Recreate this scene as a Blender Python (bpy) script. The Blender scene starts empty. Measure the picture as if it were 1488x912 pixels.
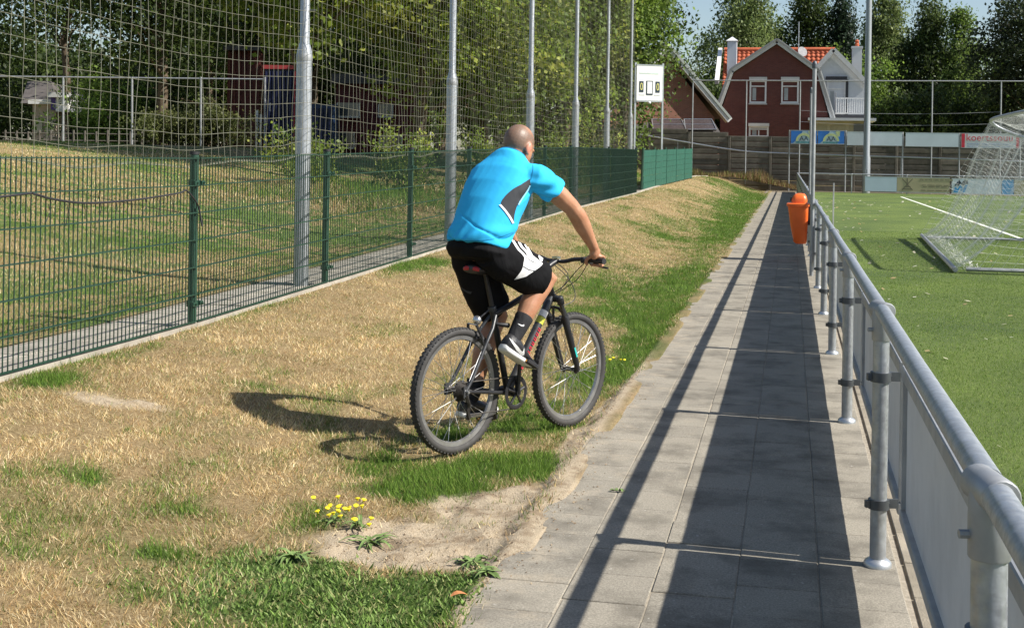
import bpy, bmesh, math, random
import numpy as np
from mathutils import Vector, Matrix
from mathutils.bvhtree import BVHTree
random.seed(7); RNG = np.random.default_rng(11)
SC = bpy.context.scene
COL = SC.collection
rad = math.radians

# ------------------------------------------------------------------ camera
F_PX, EYE, YAW, ROLL, CXP, CYP = 1850.0, 1.52, rad(12.35), 0.016, 744.0, 229.5
ca, sa, cr, sr = math.cos(YAW), math.sin(YAW), math.cos(ROLL), math.sin(ROLL)
cam_d = bpy.data.cameras.new('camera')
cam = bpy.data.objects.new('camera', cam_d); COL.objects.link(cam)
r0, u0, f0 = Vector((ca, sa, 0)), Vector((0, 0, 1)), Vector((-sa, ca, 0))
cr_, cu_ = r0 * cr + u0 * sr, u0 * cr - r0 * sr
M4 = Matrix.Identity(4)
for i in range(3):
    M4[i][0], M4[i][1], M4[i][2] = cr_[i], cu_[i], -f0[i]
M4[2][3] = EYE
cam.matrix_world = M4
cam_d.sensor_width = 36.0
cam_d.lens = 36.0 * F_PX / 1488.0
cam_d.shift_y = -(456.0 - CYP) / 1488.0
cam_d.clip_start, cam_d.clip_end = 0.05, 2000.0
SC.camera = cam

def unproject(px, py):
    """direction through a photo pixel (used to fit prints to the cloth they are on)"""
    u, v = px - CXP, py - CYP
    u, v = u * cr + v * sr, -u * sr + v * cr
    X, D = u / F_PX, v / F_PX
    return Vector((X * ca - sa, X * sa + ca, -D)).normalized()

# ------------------------------------------------------------------ sky, sun, exposure
SUN_EL, SUN_AZ = rad(43.0), rad(93.5)          # sun stands off to the right (+X)
w = bpy.data.worlds.new('World'); SC.world = w; w.use_nodes = True
nt = w.node_tree; bg = nt.nodes['Background']
sky = nt.nodes.new('ShaderNodeTexSky'); sky.sky_type = 'NISHITA'; sky.sun_disc = False
sky.sun_elevation = SUN_EL; sky.sun_rotation = SUN_AZ
sky.air_density, sky.dust_density, sky.ozone_density = 1.0, 1.0, 1.0
nt.links.new(sky.outputs[0], bg.inputs[0]); bg.inputs[1].default_value = 0.08
sd = bpy.data.lights.new('sun', 'SUN'); sd.energy = 5.0; sd.angle = rad(0.53); sd.color = (1.0, 0.95, 0.87)
so = bpy.data.objects.new('sun', sd); COL.objects.link(so); so.location = (30, 0, 40)
sdir = Vector((math.cos(SUN_EL) * math.sin(SUN_AZ), math.cos(SUN_EL) * math.cos(SUN_AZ), math.sin(SUN_EL)))
so.rotation_euler = sdir.to_track_quat('Z', 'Y').to_euler()
SC.view_settings.view_transform = 'Standard'; SC.view_settings.look = 'None'
SC.view_settings.gamma = 1.0; SC.view_settings.exposure = 0.76
SC.view_settings.use_curve_mapping = False
SC.render.engine = 'CYCLES'
SC.cycles.use_denoising = True
SC.cycles.max_bounces = 8; SC.cycles.transparent_max_bounces = 12

# ------------------------------------------------------------------ helpers: numbers
def smooth(t):
    t = np.clip(t, 0, 1); return t * t * (3 - 2 * t)
def _hash(ix, iy, seed):
    h = (ix.astype(np.int64) * 374761393 + iy.astype(np.int64) * 668265263 + seed * 1442695041) & 0xffffffff
    h = ((h ^ (h >> 13)) * 1274126177) & 0xffffffff
    return ((h ^ (h >> 16)) & 0xffff) / 65535.0
def vnoise(x, y, seed=0):
    x, y = np.asarray(x, float), np.asarray(y, float)
    ix, iy = np.floor(x), np.floor(y); fx, fy = smooth(x - ix), smooth(y - iy)
    a, b = _hash(ix, iy, seed), _hash(ix + 1, iy, seed)
    c, d = _hash(ix, iy + 1, seed), _hash(ix + 1, iy + 1, seed)
    return (a * (1 - fx) + b * fx) * (1 - fy) + (c * (1 - fx) + d * fx) * fy
def fbm(x, y, seed=0, oct=4):
    s, a, t = 0, 0.5, 0
    x, y = np.asarray(x, float), np.asarray(y, float)
    for k in range(oct):
        s = s + a * vnoise(x * 2 ** k, y * 2 ** k, seed + k * 17); t += a; a *= 0.5
    return s / t
HB_Y = [0, 8.7, 14, 25, 36, 53, 60, 67]; HB_Z = [.26, .27, .36, .54, .6, .84, .84, .75]
def hb(y): return np.interp(y, HB_Y, HB_Z)
def zfence(y): return -0.03 + hb(y)
def zverge(x, y):
    x0 = np.interp(y, [12, 40], [1.9, 1.3])
    return -0.03 + hb(y) * smooth((-x0 - np.asarray(x)) / (4.3 - x0))
def zlawn(x, y):
    x = np.asarray(x, float); y = np.asarray(y, float)
    return zfence(y) + (1.72 - zfence(y)) * smooth((-4.9 - x) / 13.0) + 0.05 * (fbm(x * .35, y * .35, 5) - .5) * smooth((-5.2 - x) / 1.0)

# ------------------------------------------------------------------ helpers: materials
def new_mat(name):
    m = bpy.data.materials.new(name); m.use_nodes = True
    return m, m.node_tree, m.node_tree.nodes['Principled BSDF']
def N(nt, t, **kw):
    n = nt.nodes.new(t)
    for k, v in kw.items():
        if k in n.inputs: n.inputs[k].default_value = v
        else: setattr(n, k, v)
    return n
def mix(nt, a, b, fac, mode='MIX'):
    n = nt.nodes.new('ShaderNodeMix'); n.data_type = 'RGBA'; n.blend_type = mode
    for sock, val in ((n.inputs[6], a), (n.inputs[7], b), (n.inputs[0], fac)):
        if hasattr(val, 'is_linked') or hasattr(val, 'links'): nt.links.new(val, sock)
        elif isinstance(val, (int, float)): sock.default_value = val
        else: sock.default_value = (*val, 1)
    return n.outputs[2]
def ramp(nt, fac, stops):
    n = nt.nodes.new('ShaderNodeValToRGB'); e = n.color_ramp.elements
    while len(e) < len(stops): e.new(0.5)
    for el, (p, c) in zip(e, stops):
        el.position = p; el.color = (*c, 1) if len(c) == 3 else c
    nt.links.new(fac, n.inputs[0]); return n.outputs[0]
def noise(nt, scale, detail=4, rough=.55, vec=None, dist=0.0):
    n = N(nt, 'ShaderNodeTexNoise'); n.inputs['Scale'].default_value = scale
    n.inputs['Detail'].default_value = detail; n.inputs['Roughness'].default_value = rough
    n.inputs['Distortion'].default_value = dist
    if vec is None:
        g = N(nt, 'ShaderNodeNewGeometry'); vec = g.outputs['Position']
    nt.links.new(vec, n.inputs['Vector'])
    return n.outputs['Fac']
def objco(nt):
    return N(nt, 'ShaderNodeTexCoord').outputs['Object']
def bump(nt, bsdf, h, strength=.3, dist=.01):
    b = N(nt, 'ShaderNodeBump'); b.inputs['Strength'].default_value = strength; b.inputs['Distance'].default_value = dist
    nt.links.new(h, b.inputs['Height']); nt.links.new(b.outputs[0], bsdf.inputs['Normal'])
def M(name, col, rough=.6, metal=0.0, var=.15, scale=6.0, bmp=0.0, bscale=60., spec=.5, rnd=0.0, dirt=0.0, rvar=.1):
    """a surface with mottled colour, uneven gloss and fine relief"""
    m, t, b = new_mat(name)
    c0 = tuple(max(0, c * (1 - var)) for c in col); c1 = tuple(min(1, c * (1 + var)) for c in col)
    n = noise(t, scale, 5)
    c = ramp(t, n, [(.25, c0), (.75, c1)])
    if dirt:
        d = noise(t, scale * .45, 6, .7)
        f = ramp(t, d, [(.5, (0, 0, 0)), (.75, (dirt,) * 3)])
        c = mix(t, c, tuple(x * .45 + .02 for x in col), f)
    if rnd:
        oi = N(t, 'ShaderNodeObjectInfo')
        k = ramp(t, oi.outputs['Random'], [(0, (1 - rnd,) * 3), (1, (1 + rnd,) * 3)])
        c = mix(t, c, k, 1.0, 'MULTIPLY')
    t.links.new(c, b.inputs['Base Color'])
    b.inputs['Metallic'].default_value = metal
    b.inputs['Specular IOR Level'].default_value = spec
    r = ramp(t, noise(t, scale * 2.3, 3), [(.3, (max(.02, rough - rvar),) * 3), (.7, (min(1, rough + rvar),) * 3)])
    t.links.new(r, b.inputs['Roughness'])
    if bmp: bump(t, b, noise(t, bscale, 5), bmp, .01)
    return m
def attr_mat(name, rough=.8, attr='Col', trans=0.0, spec=.3, gain=None):
    m, t, b = new_mat(name)
    a = N(t, 'ShaderNodeAttribute'); a.attribute_name = attr
    c = a.outputs['Color']
    t.links.new(c, b.inputs['Base Color'])
    b.inputs['Roughness'].default_value = rough; b.inputs['Specular IOR Level'].default_value = spec
    if trans:
        tr = N(t, 'ShaderNodeBsdfTranslucent'); t.links.new(c, tr.inputs['Color'])
        ms = N(t, 'ShaderNodeMixShader'); ms.inputs[0].default_value = trans
        out = t.nodes['Material Output']
        t.links.new(b.outputs[0], ms.inputs[1]); t.links.new(tr.outputs[0], ms.inputs[2])
        t.links.new(ms.outputs[0], out.inputs['Surface'])
    return m

# ------------------------------------------------------------------ helpers: objects
def tag(o, label=None, cat=None, group=None, kind=None):
    for k, v in (('label', label), ('category', cat), ('group', group), ('kind', kind)):
        if v: o[k] = v
    return o
def empty(name, loc=(0, 0, 0), rz=0.0, **kw):
    o = bpy.data.objects.new(name, None); COL.objects.link(o); o.empty_display_size = .1
    o.location = loc; o.rotation_euler = (0, 0, rz)
    return tag(o, **kw)
def wloc(p):
    v = Vector((0, 0, 0))
    while p is not None:
        v = v + p.location; p = p.parent
    return v
def link(name, me, mat=None, parent=None, loc=None):
    if mat is not None and not me.materials: me.materials.append(mat)
    o = bpy.data.objects.new(name, me); COL.objects.link(o)
    if parent is not None: o.parent = parent
    if loc is not None: o.location = loc
    return o
def np_mesh(name, V, Fc, smooth_=False, col=None, attrs=None):
    V = np.asarray(V, np.float32); Fc = np.asarray(Fc, np.int32)
    me = bpy.data.meshes.new(name); k = Fc.shape[1]
    me.vertices.add(len(V)); me.vertices.foreach_set('co', V.ravel())
    me.loops.add(Fc.size); me.loops.foreach_set('vertex_index', Fc.ravel())
    me.polygons.add(len(Fc)); me.polygons.foreach_set('loop_start', np.arange(0, Fc.size, k, dtype=np.int32))
    if smooth_: me.polygons.foreach_set('use_smooth', np.ones(len(Fc), bool))
    if col is not None:
        a = me.color_attributes.new('Col', 'FLOAT_COLOR', 'POINT')
        c = np.ones((len(V), 4), np.float32); c[:, :3] = col; a.data.foreach_set('color', c.ravel())
    for kname, arr in (attrs or {}).items():
        a = me.attributes.new(kname, 'FLOAT', 'POINT'); a.data.foreach_set('value', np.asarray(arr, np.float32).ravel())
    me.update(calc_edges=True); me.validate()
    return me
def frame(d):
    d = Vector(d).normalized()
    a = Vector((0, 0, 1)) if abs(d.z) < .95 else Vector((1, 0, 0))
    x = d.cross(a).normalized(); y = d.cross(x).normalized()
    return x, y
class MB:
    """collects shapes into one mesh"""
    def __init__(s): s.v, s.f, s.m = [], [], []
    def add(s, vs, fs, mi=0):
        b = len(s.v); s.v += [tuple(v) for v in vs]; s.f += [tuple(b + i for i in f) for f in fs]; s.m += [mi] * len(fs)
    def box(s, c, size, rot=None, mi=0, bev=0.0):
        c = Vector(c); hx, hy, hz = [q / 2 for q in size]
        if bev:
            e = bev
            pts = []
            # bevelled along all vertical and horizontal edges: 24 verts
            def P(x, y, z): return Vector((x, y, z))
            vs = []; idx = {}
            for sx in (-1, 1):
                for sy in (-1, 1):
                    for sz in (-1, 1):
                        for ax in range(3):
                            q = [sx * (hx - e), sy * (hy - e), sz * (hz - e)]
                            q[ax] = (sx * hx, sy * hy, sz * hz)[ax]
                            idx[(sx, sy, sz, ax)] = len(vs); vs.append(Vector(q))
            fs = []
            cyc = [(-1, -1), (1, -1), (1, 1), (-1, 1)]
            for ax in range(3):
                for sg in (-1, 1):
                    o = [k for k in range(3) if k != ax]; q = []
                    for a, b2 in cyc:
                        sgn = [0, 0, 0]; sgn[ax] = sg; sgn[o[0]] = a; sgn[o[1]] = b2
                        q.append(idx[(*sgn, ax)])
                    fs.append(q)
            for ax in range(3):          # edge faces: edges parallel to ax
                o = [k for k in range(3) if k != ax]
                for a in (-1, 1):
                    for b2 in (-1, 1):
                        q = []
                        for sg, which in ((-1, 0), (1, 0), (1, 1), (-1, 1)):
                            sgn = [0, 0, 0]; sgn[ax] = sg; sgn[o[0]] = a; sgn[o[1]] = b2
                            q.append(idx[(*sgn, o[which])])
                        fs.append(q)
            for sx in (-1, 1):
                for sy in (-1, 1):
                    for sz in (-1, 1): fs.append([idx[(sx, sy, sz, k)] for k in range(3)])
        else:
            vs = [Vector((x, y, z)) for z in (-hz, hz) for y in (-hy, hy) for x in (-hx, hx)]
            fs = [(0, 2, 3, 1), (4, 5, 7, 6), (0, 1, 5, 4), (2, 6, 7, 3), (0, 4, 6, 2), (1, 3, 7, 5)]
        if rot is not None: vs = [rot @ v for v in vs]
        s.add([v + c for v in vs], fs, mi); return s
    def tube(s, pts, r, n=8, cap=True, mi=0, closed=False):
        pts = [Vector(p) for p in pts]; k = len(pts)
        rs = r if isinstance(r, (list, tuple)) else [r] * k
        px = None; rings = []
        for i, p in enumerate(pts):
            if closed: d = pts[(i + 1) % k] - pts[i - 1]
            else: d = pts[min(i + 1, k - 1)] - pts[max(i - 1, 0)]
            d = d.normalized()
            if px is None: x, y = frame(d)
            else:
                x = (px - d * px.dot(d)); x = x.normalized() if x.length > 1e-6 else frame(d)[0]; y = d.cross(x)
            px = x
            rx, ry = rs[i] if isinstance(rs[i], (list, tuple)) else (rs[i], rs[i])
            rings.append([p + x * (rx * math.cos(2 * math.pi * j / n)) + y * (ry * math.sin(2 * math.pi * j / n)) for j in range(n)])
        vs = [v for rg in rings for v in rg]; fs = []
        kk = k if closed else k - 1
        for i in range(kk):
            i2 = (i + 1) % k
            for j in range(n):
                fs.append((i * n + j, i * n + (j + 1) % n, i2 * n + (j + 1) % n, i2 * n + j))
        if cap and not closed:
            fs.append(tuple(range(n - 1, -1, -1))); fs.append(tuple(range((k - 1) * n, k * n)))
        s.add(vs, fs, mi); return s
    def rings(s, rings, cap=True, mi=0):
        n = len(rings[0]); vs = [v for r in rings for v in r]; fs = []
        for i in range(len(rings) - 1):
            for j in range(n):
                fs.append((i * n + j, i * n + (j + 1) % n, (i + 1) * n + (j + 1) % n, (i + 1) * n + j))
        if cap:
            fs.append(tuple(range(n - 1, -1, -1))); fs.append(tuple(range((len(rings) - 1) * n, len(rings) * n)))
        s.add(vs, fs, mi); return s
    def lathe(s, c, prof, axis=(0, 0, 1), n=16, mi=0):
        c = Vector(c); d = Vector(axis).normalized(); x, y = frame(d)
        rg = [[c + d * h + x * (r * math.cos(2 * math.pi * j / n)) + y * (r * math.sin(2 * math.pi * j / n)) for j in range(n)] for r, h in prof]
        return s.rings(rg, True, mi)
    def ellipsoid(s, c, rx, ry, rz, rot=None, n=16, k=10):
        c = Vector(c); rg = []
        for i in range(k + 1):
            th = math.pi * (i + .001) / (k + .002); ring = []
            for j in range(n):
                p = 2 * math.pi * j / n
                v = Vector((rx * math.sin(th) * math.cos(p), ry * math.sin(th) * math.sin(p), -rz * math.cos(th)))
                ring.append(c + (rot @ v if rot is not None else v))
            rg.append(ring)
        return s.rings(rg, True)
    def prism(s, poly, depth_vec, mi=0):
        d = Vector(depth_vec); a = [Vector(p) for p in poly]; n = len(a)
        vs = a + [p + d for p in a]
        fs = [tuple(range(n - 1, -1, -1)), tuple(range(n, 2 * n))] + [(i, (i + 1) % n, n + (i + 1) % n, n + i) for i in range(n)]
        s.add(vs, fs, mi); return s
    def mesh(s, name, smooth_=False, off=None):
        me = bpy.data.meshes.new(name)
        v = s.v if off is None else [(a - off[0], b - off[1], c - off[2]) for a, b, c in s.v]
        me.from_pydata(v, [], s.f)
        if any(s.m): me.polygons.foreach_set('material_index', s.m)
        bm = bmesh.new(); bm.from_mesh(me); bmesh.ops.recalc_face_normals(bm, faces=bm.faces); bm.to_mesh(me); bm.free()
        if smooth_:
            me.polygons.foreach_set('use_smooth', [True] * len(me.polygons))
            me.set_sharp_from_angle(angle=rad(42))
        me.update(); return me
    def build(s, name, mat, parent=None, smooth_=False, **kw):
        """vertices are in world (or the thing's own) space; the mesh is stored relative to its parent"""
        off = wloc(parent) if parent is not None else None
        me = s.mesh(name, smooth_, off)
        for m in (mat if isinstance(mat, (list, tuple)) else [mat]): me.materials.append(m)
        o = link(name, me, None, parent)
        return tag(o, **kw)
def copy_tree(o, parent=None):
    c = o.copy(); COL.objects.link(c); c.parent = parent
    for ch in list(o.children): copy_tree(ch, c)
    return c
def arc(p0, p1, sag, n=8):
    p0, p1 = Vector(p0), Vector(p1)
    return [p0.lerp(p1, i / n) - Vector((0, 0, sag * 4 * (i / n) * (1 - i / n))) for i in range(n + 1)]
def spline(pts, n=6):
    """Catmull-Rom through points"""
    P = [Vector(p) for p in pts]; P = [P[0] * 2 - P[1]] + P + [P[-1] * 2 - P[-2]]; out = []
    for i in range(1, len(P) - 2):
        for k in range(n):
            t = k / n; a, b, c, d = P[i - 1], P[i], P[i + 1], P[i + 2]
            out.append(.5 * ((2 * b) + (c - a) * t + (2 * a - 5 * b + 4 * c - d) * t * t + (3 * b - 3 * c + d - a) * t ** 3))
    out.append(P[-2]); return out
def text_mesh(name, body, size, mat, parent=None, loc=(0, 0, 0), rot=None, align='LEFT', width=None, depth=.002, **kw):
    cu = bpy.data.curves.new(name, 'FONT'); cu.body = body; cu.size = size; cu.align_x = align; cu.extrude = depth; cu.resolution_u = 2
    o = bpy.data.objects.new(name, cu); COL.objects.link(o)
    bpy.context.view_layer.update()
    me = bpy.data.meshes.new_from_object(o.evaluated_get(bpy.context.evaluated_depsgraph_get()))
    bpy.data.objects.remove(o); bpy.data.curves.remove(cu)
    if width:
        xs = [v.co.x for v in me.vertices]; k = width / (max(xs) - min(xs)); x0 = min(xs)
        for v in me.vertices: v.co.x = (v.co.x - x0) * k
    R4 = Matrix.Translation(Vector(loc) - (wloc(parent) if parent is not None else Vector())) @ (rot if rot is not None else Matrix.Rotation(rad(90), 4, 'X'))
    me.transform(R4); me.materials.clear(); me.materials.append(mat); me.name = name
    o = link(name, me, None, parent)
    return tag(o, **kw)
# ================================================================== SETTING: ground, verge, path, field
def grid_mesh(name, xs, ys, zf, attrs=None):
    X, Y = np.meshgrid(xs, ys); Z = zf(X, Y)
    V = np.stack([X, Y, Z], -1).reshape(-1, 3); nx, ny = len(xs), len(ys)
    i = np.arange(nx * ny).reshape(ny, nx)
    Fc = np.stack([i[:-1, :-1], i[:-1, 1:], i[1:, 1:], i[1:, :-1]], -1).reshape(-1, 4)
    at = {k: f(X, Y).ravel() for k, f in (attrs or {}).items()}
    return np_mesh(name, V, Fc, True, attrs=at)

# where the verge is green, bare or weedy (x, y, radius x, radius y, weight)
GREEN = [(-1.72,5.93,.30,.22,1.),(-1.47,6.25,.32,.20,1.1),(-1.19,6.42,.20,.20,1.),(-1.98,6.20,.22,.14,.5),(-1.58,5.72,.30,.14,1.),
         (-1.18,6.18,.14,.14,.9),(-1.65,5.62,.22,.12,.9),
         (-1.72,4.27,.34,.24,1.3),(-1.45,4.25,.40,.24,1.3),(-1.15,4.45,.16,.22,1.1),(-1.85,4.58,.22,.14,1.2),(-1.1,4.72,.10,.07,1.),(-1.3,4.0,.5,.3,1.2),(-2.1,4.1,.2,.14,.4),
         (-4.05,13.9,.30,.8,1.2),(-4.1,13.0,.18,.5,.9),(-4.05,6.5,.22,.22,.95),(-4.15,7.3,.12,.5,.6),(-4.2,9.6,.10,1.2,.6),
         (-3.02,5.1,.17,.11,.9),(-2.75,4.2,.14,.08,.6),(-2.37,4.47,.18,.08,.6),(-3.18,7.2,.26,.16,.6),(-2.45,5.0,.14,.09,.4),(-3.3,4.9,.15,.08,.4),(-2.0,5.3,.16,.15,.5),(-1.95,5.05,.12,.12,.7),
         (-1.22,10.6,.20,2.2,1.1),(-1.30,16.,.30,3.5,1.2),(-1.40,30.,.45,9.,1.2),(-1.7,48.,.8,14.,1.2),(-2.1,15.6,.7,2.4,.85),(-1.6,13.6,.5,2.,.6),
         (-1.6,7.8,.30,.5,.75),(-1.52,7.2,.28,.35,.9),(-1.35,8.9,.25,.6,.7),(-1.3,7.4,.14,.3,.6),(-2.6,25.,.7,3.,.4),(-2.9,20.,.5,1.5,.35),(-2.6,60.,1.6,5.,.9),(-1.9,6.9,.25,.25,.6)]
SAND = [(-1.75,4.83,.16,.12,1.),(-1.51,5.05,.34,.22,1.4),(-1.3,5.55,.28,.22,1.2),(-1.15,5.75,.16,.30,1.2),(-1.42,4.72,.30,.12,1.1),(-1.1,5.0,.12,.3,1.3),
        (-1.13,6.9,.09,.45,1.1),(-1.10,7.7,.07,.6,1.1),(-1.06,8.8,.05,.7,.9),(-1.05,6.3,.06,.4,1.),(-3.55,6.3,.42,.16,.85),(-3.7,5.9,.2,.1,.5),(-1.06,4.3,.05,.3,.9)]
WEED = [(-1.75,4.25,.48,.30,1.2),(-1.4,4.2,.42,.28,1.2),(-1.15,4.45,.16,.22,1.),(-1.85,4.58,.22,.16,1.2),(-1.12,4.72,.10,.08,1.2)]
def blobs(L, x, y):
    s = np.zeros(np.shape(x))
    for bx, by, rx, ry, w_ in L: s = s + w_ * np.exp(-((x - bx) / rx) ** 2 - ((y - by) / ry) ** 2)
    return s
def green_map(x, y):
    n = fbm(x * 2.2, y * 1.1, 3, 5); m = fbm(x * 9, y * 6, 8, 3)
    g = blobs(GREEN, x, y) * np.clip(.30 + 1.5 * n * m * 1.6, 0, 1.2) + np.clip((n - .58) * 2.2, 0, .4) + np.clip(fbm(x * .9, y * .45, 83, 4) - .45, 0, .4) * smooth((y - 14) / 8) * 1.6 + (m - .5) * .45
    return np.clip(g, 0, 1)
def sand_map(x, y):
    n = fbm(x * 5, y * 5, 21, 4)
    return np.clip((blobs(SAND, x, y) * (.35 + 1.3 * n) - .35) * 2.4 + smooth((np.asarray(x) + 1.09) / .05) * .9, 0, 1)
def blobs_s(x, y, s): return np.where(x > -1.10, s * .75, s * .95)
def weed_map(x, y): return np.clip(blobs(WEED, x, y) * (.5 + fbm(x * 4, y * 4, 31, 3)), 0, 1)

# --- far ground sheet
m, t, b = new_mat('far_ground')
c = ramp(t, noise(t, .25, 6), [(.3, (.09, .11, .04)), (.7, (.20, .17, .085))])
t.links.new(c, b.inputs['Base Color']); b.inputs['Roughness'].default_value = 1
g_ = MB(); g_.add([(-900, -400, -.35), (900, -400, -.35), (900, 1200, -.35), (-900, 1200, -.35)], [(0, 1, 2, 3)])
g_.build('ground', m, kind='structure')

# --- verge
def verge_ground_mat():
    m, t, b = new_mat('verge_soil')
    ag = N(t, 'ShaderNodeAttribute'); ag.attribute_name = 'green'
    as_ = N(t, 'ShaderNodeAttribute'); as_.attribute_name = 'sand'
    n1, n2, n3 = noise(t, 5, 6), noise(t, 55, 5, .7), noise(t, 160, 4, .7)
    dry = mix(t, ramp(t, n2, [(.3, (.13, .090, .042)), (.55, (.30, .22, .115)), (.8, (.48, .38, .22))]), (.30, .20, .10), ramp(t, n1, [(.45, (0, 0, 0)), (.7, (.5,) * 3)]))
    grn = ramp(t, n2, [(.3, (.03, .05, .012)), (.7, (.10, .15, .035))])
    c = mix(t, dry, grn, ag.outputs['Fac'])
    snd = mix(t, ramp(t, n3, [(.3, (.36, .285, .19)), (.7, (.54, .45, .33))]), (.24, .175, .11), ramp(t, noise(t, 7, 6, .7), [(.48, (0, 0, 0)), (.62, (.75,) * 3)]))
    c = mix(t, c, snd, as_.outputs['Fac'])
    t.links.new(c, b.inputs['Base Color']); b.inputs['Roughness'].default_value = .95; b.inputs['Specular IOR Level'].default_value = .15
    mx = N(t, 'ShaderNodeMath', operation='ADD'); t.links.new(n2, mx.inputs[0]); t.links.new(n3, mx.inputs[1])
    bump(t, b, mx.outputs[0], .7, .02)
    return m
VM = verge_ground_mat()
ys = [1.5]
while ys[-1] < 70.7: ys.append(ys[-1] + max(.03, .0065 * ys[-1]))
xs = np.concatenate([np.linspace(-4.30, -2.2, 50, endpoint=False), np.linspace(-2.2, -1.16, 40, endpoint=False), np.linspace(-1.16, -.90, 18)])
def zv(X, Y):
    s = sand_map(X, Y)
    z = zverge(X, Y) + .02 * (fbm(X * 2, Y * 2, 2) - .5) + s * .085 * (fbm(X * 9, Y * 9, 9, 4) - .5) - .01
    ed = smooth((X + 1.16) / .12)
    e = fbm(X * 5, Y * 2.2, 4, 4)
    over = .006 + .05 * (e - .45) - .10 * np.clip(X + 1.05, 0, 1) - .9 * np.clip(X + .96, 0, 1)
    return z * (1 - ed) + ed * np.clip(over, -.05, .014)
verge = link('grass_verge', grid_mesh('grass_verge', xs, ys, zv, {'green': green_map, 'sand': sand_map}), VM); tag(verge, kind='structure')

# --- lawn mound behind the fence
m, t, b = new_mat('lawn_turf')
n1, n2, n3 = noise(t, .55, 6, .6, dist=.4), noise(t, 30, 5, .7), noise(t, 2.4, 5, .6)
dryc = ramp(t, n2, [(.3, (.16, .115, .045)), (.75, (.33, .25, .11))]); grc = ramp(t, n2, [(.3, (.045, .07, .012)), (.75, (.13, .18, .03))])
am = N(t, 'ShaderNodeMath', operation='ADD'); t.links.new(n1, am.inputs[0]); t.links.new(n3, am.inputs[1])
c = mix(t, grc, dryc, ramp(t, am.outputs[0], [(.98, (0, 0, 0)), (1.28, (1, 1, 1))]))
t.links.new(c, b.inputs['Base Color']); b.inputs['Roughness'].default_value = .95; bump(t, b, n2, .6, .03)
xs = np.concatenate([np.linspace(-90, -20, 30, endpoint=False), np.linspace(-20, -5.0, 60)]); ys2 = np.concatenate([np.linspace(0, 40, 80, endpoint=False), np.linspace(40, 150, 40)])
lawn = link('lawn', grid_mesh('lawn', xs, ys2, zlawn), m); tag(lawn, kind='structure')
LAWN_M = m
# ground of the gardens beyond the end of the pitch
xs = np.linspace(-5.0, 60, 30); ys2 = np.linspace(70.75, 160, 30)
yard = link('garden_ground', grid_mesh('garden_ground', xs, ys2, lambda X, Y: .05 + .25 * smooth((Y - 69) / 10) + (zfence(69) - .3) * smooth((1 - X) / 3.)), m); tag(yard, kind='structure')

# --- path of concrete tiles, laid on sand
PX0, PITCH, ROWP = -1.042, .292, .300
def tile_mat():
    m, t, b = new_mat('concrete_tile')
    oi = N(t, 'ShaderNodeObjectInfo')
    g = N(t, 'ShaderNodeNewGeometry'); at = N(t, 'ShaderNodeAttribute'); at.attribute_name = 'rnd'
    rs = N(t, 'ShaderNodeMath', operation='ADD'); t.links.new(oi.outputs['Random'], rs.inputs[0]); t.links.new(at.outputs['Fac'], rs.inputs[1])
    fr = N(t, 'ShaderNodeMath', operation='FRACT'); t.links.new(rs.outputs[0], fr.inputs[0])
    n1, n2 = noise(t, 3.2, 6, .65), noise(t, 120, 5, .85)
    c = ramp(t, n2, [(.30, (.130, .117, .092)), (.5, (.262, .239, .197)), (.72, (.44, .41, .345))])
    c = mix(t, c, (.115, .104, .085), ramp(t, n1, [(.46, (0, 0, 0)), (.66, (.75,) * 3)]))
    k = ramp(t, fr.outputs[0], [(0, (.90, .895, .885)), (1, (1.07, 1.06, 1.04))])
    c = mix(t, c, k, 1.0, 'MULTIPLY')
    # blown sand, thickest at the verge side
    sx = N(t, 'ShaderNodeSeparateXYZ'); t.links.new(g.outputs['Position'], sx.inputs[0])
    mr = N(t, 'ShaderNodeMapRange'); t.links.new(sx.outputs['X'], mr.inputs[0])
    for i, v in enumerate((-1.05, -.3, .20, 0.0)): mr.inputs[i + 1].default_value = v
    ad = N(t, 'ShaderNodeMath', operation='ADD'); t.links.new(mr.outputs[0], ad.inputs[0]); t.links.new(noise(t, 5, 7, .68), ad.inputs[1])
    sand_f = ramp(t, ad.outputs[0], [(.66, (0, 0, 0)), (.86, (.7,) * 3)])
    c = mix(t, c, ramp(t, n2, [(.3, (.30, .25, .18)), (.7, (.45, .39, .30))]), sand_f)
    sp = ramp(t, noise(t, 36, 2, .5), [(.70, (0, 0, 0)), (.74, (.6,) * 3)])
    c = mix(t, c, (.42, .40, .36), sp)
    t.links.new(c, b.inputs['Base Color']); b.inputs['Roughness'].default_value = .9; b.inputs['Specular IOR Level'].default_value = .25
    bump(t, b, n2, .45, .004)
    return m
TM = tile_mat()
SANDM = M('joint_sand', (.32, .28, .22), .95, var=.3, scale=40, bmp=.4, bscale=200, spec=.1)
pb = MB(); pb.box((-.312, 33.0, -.0390), (1.49, 64, .07)); path = pb.build('path', SANDM, kind='structure')
def tile_variant(k):
    q = MB(); q.box((0, 0, -.03), (.2885, .2965, .06), bev=.0025 + .0008 * (k % 3)); me = q.mesh('tile'); me.materials.append(TM); return me
TILES = [tile_variant(k) for k in range(4)]
first = int((3.7 - 1.2) / ROWP); count = 0; far_v = MB(); far_r = []
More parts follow.
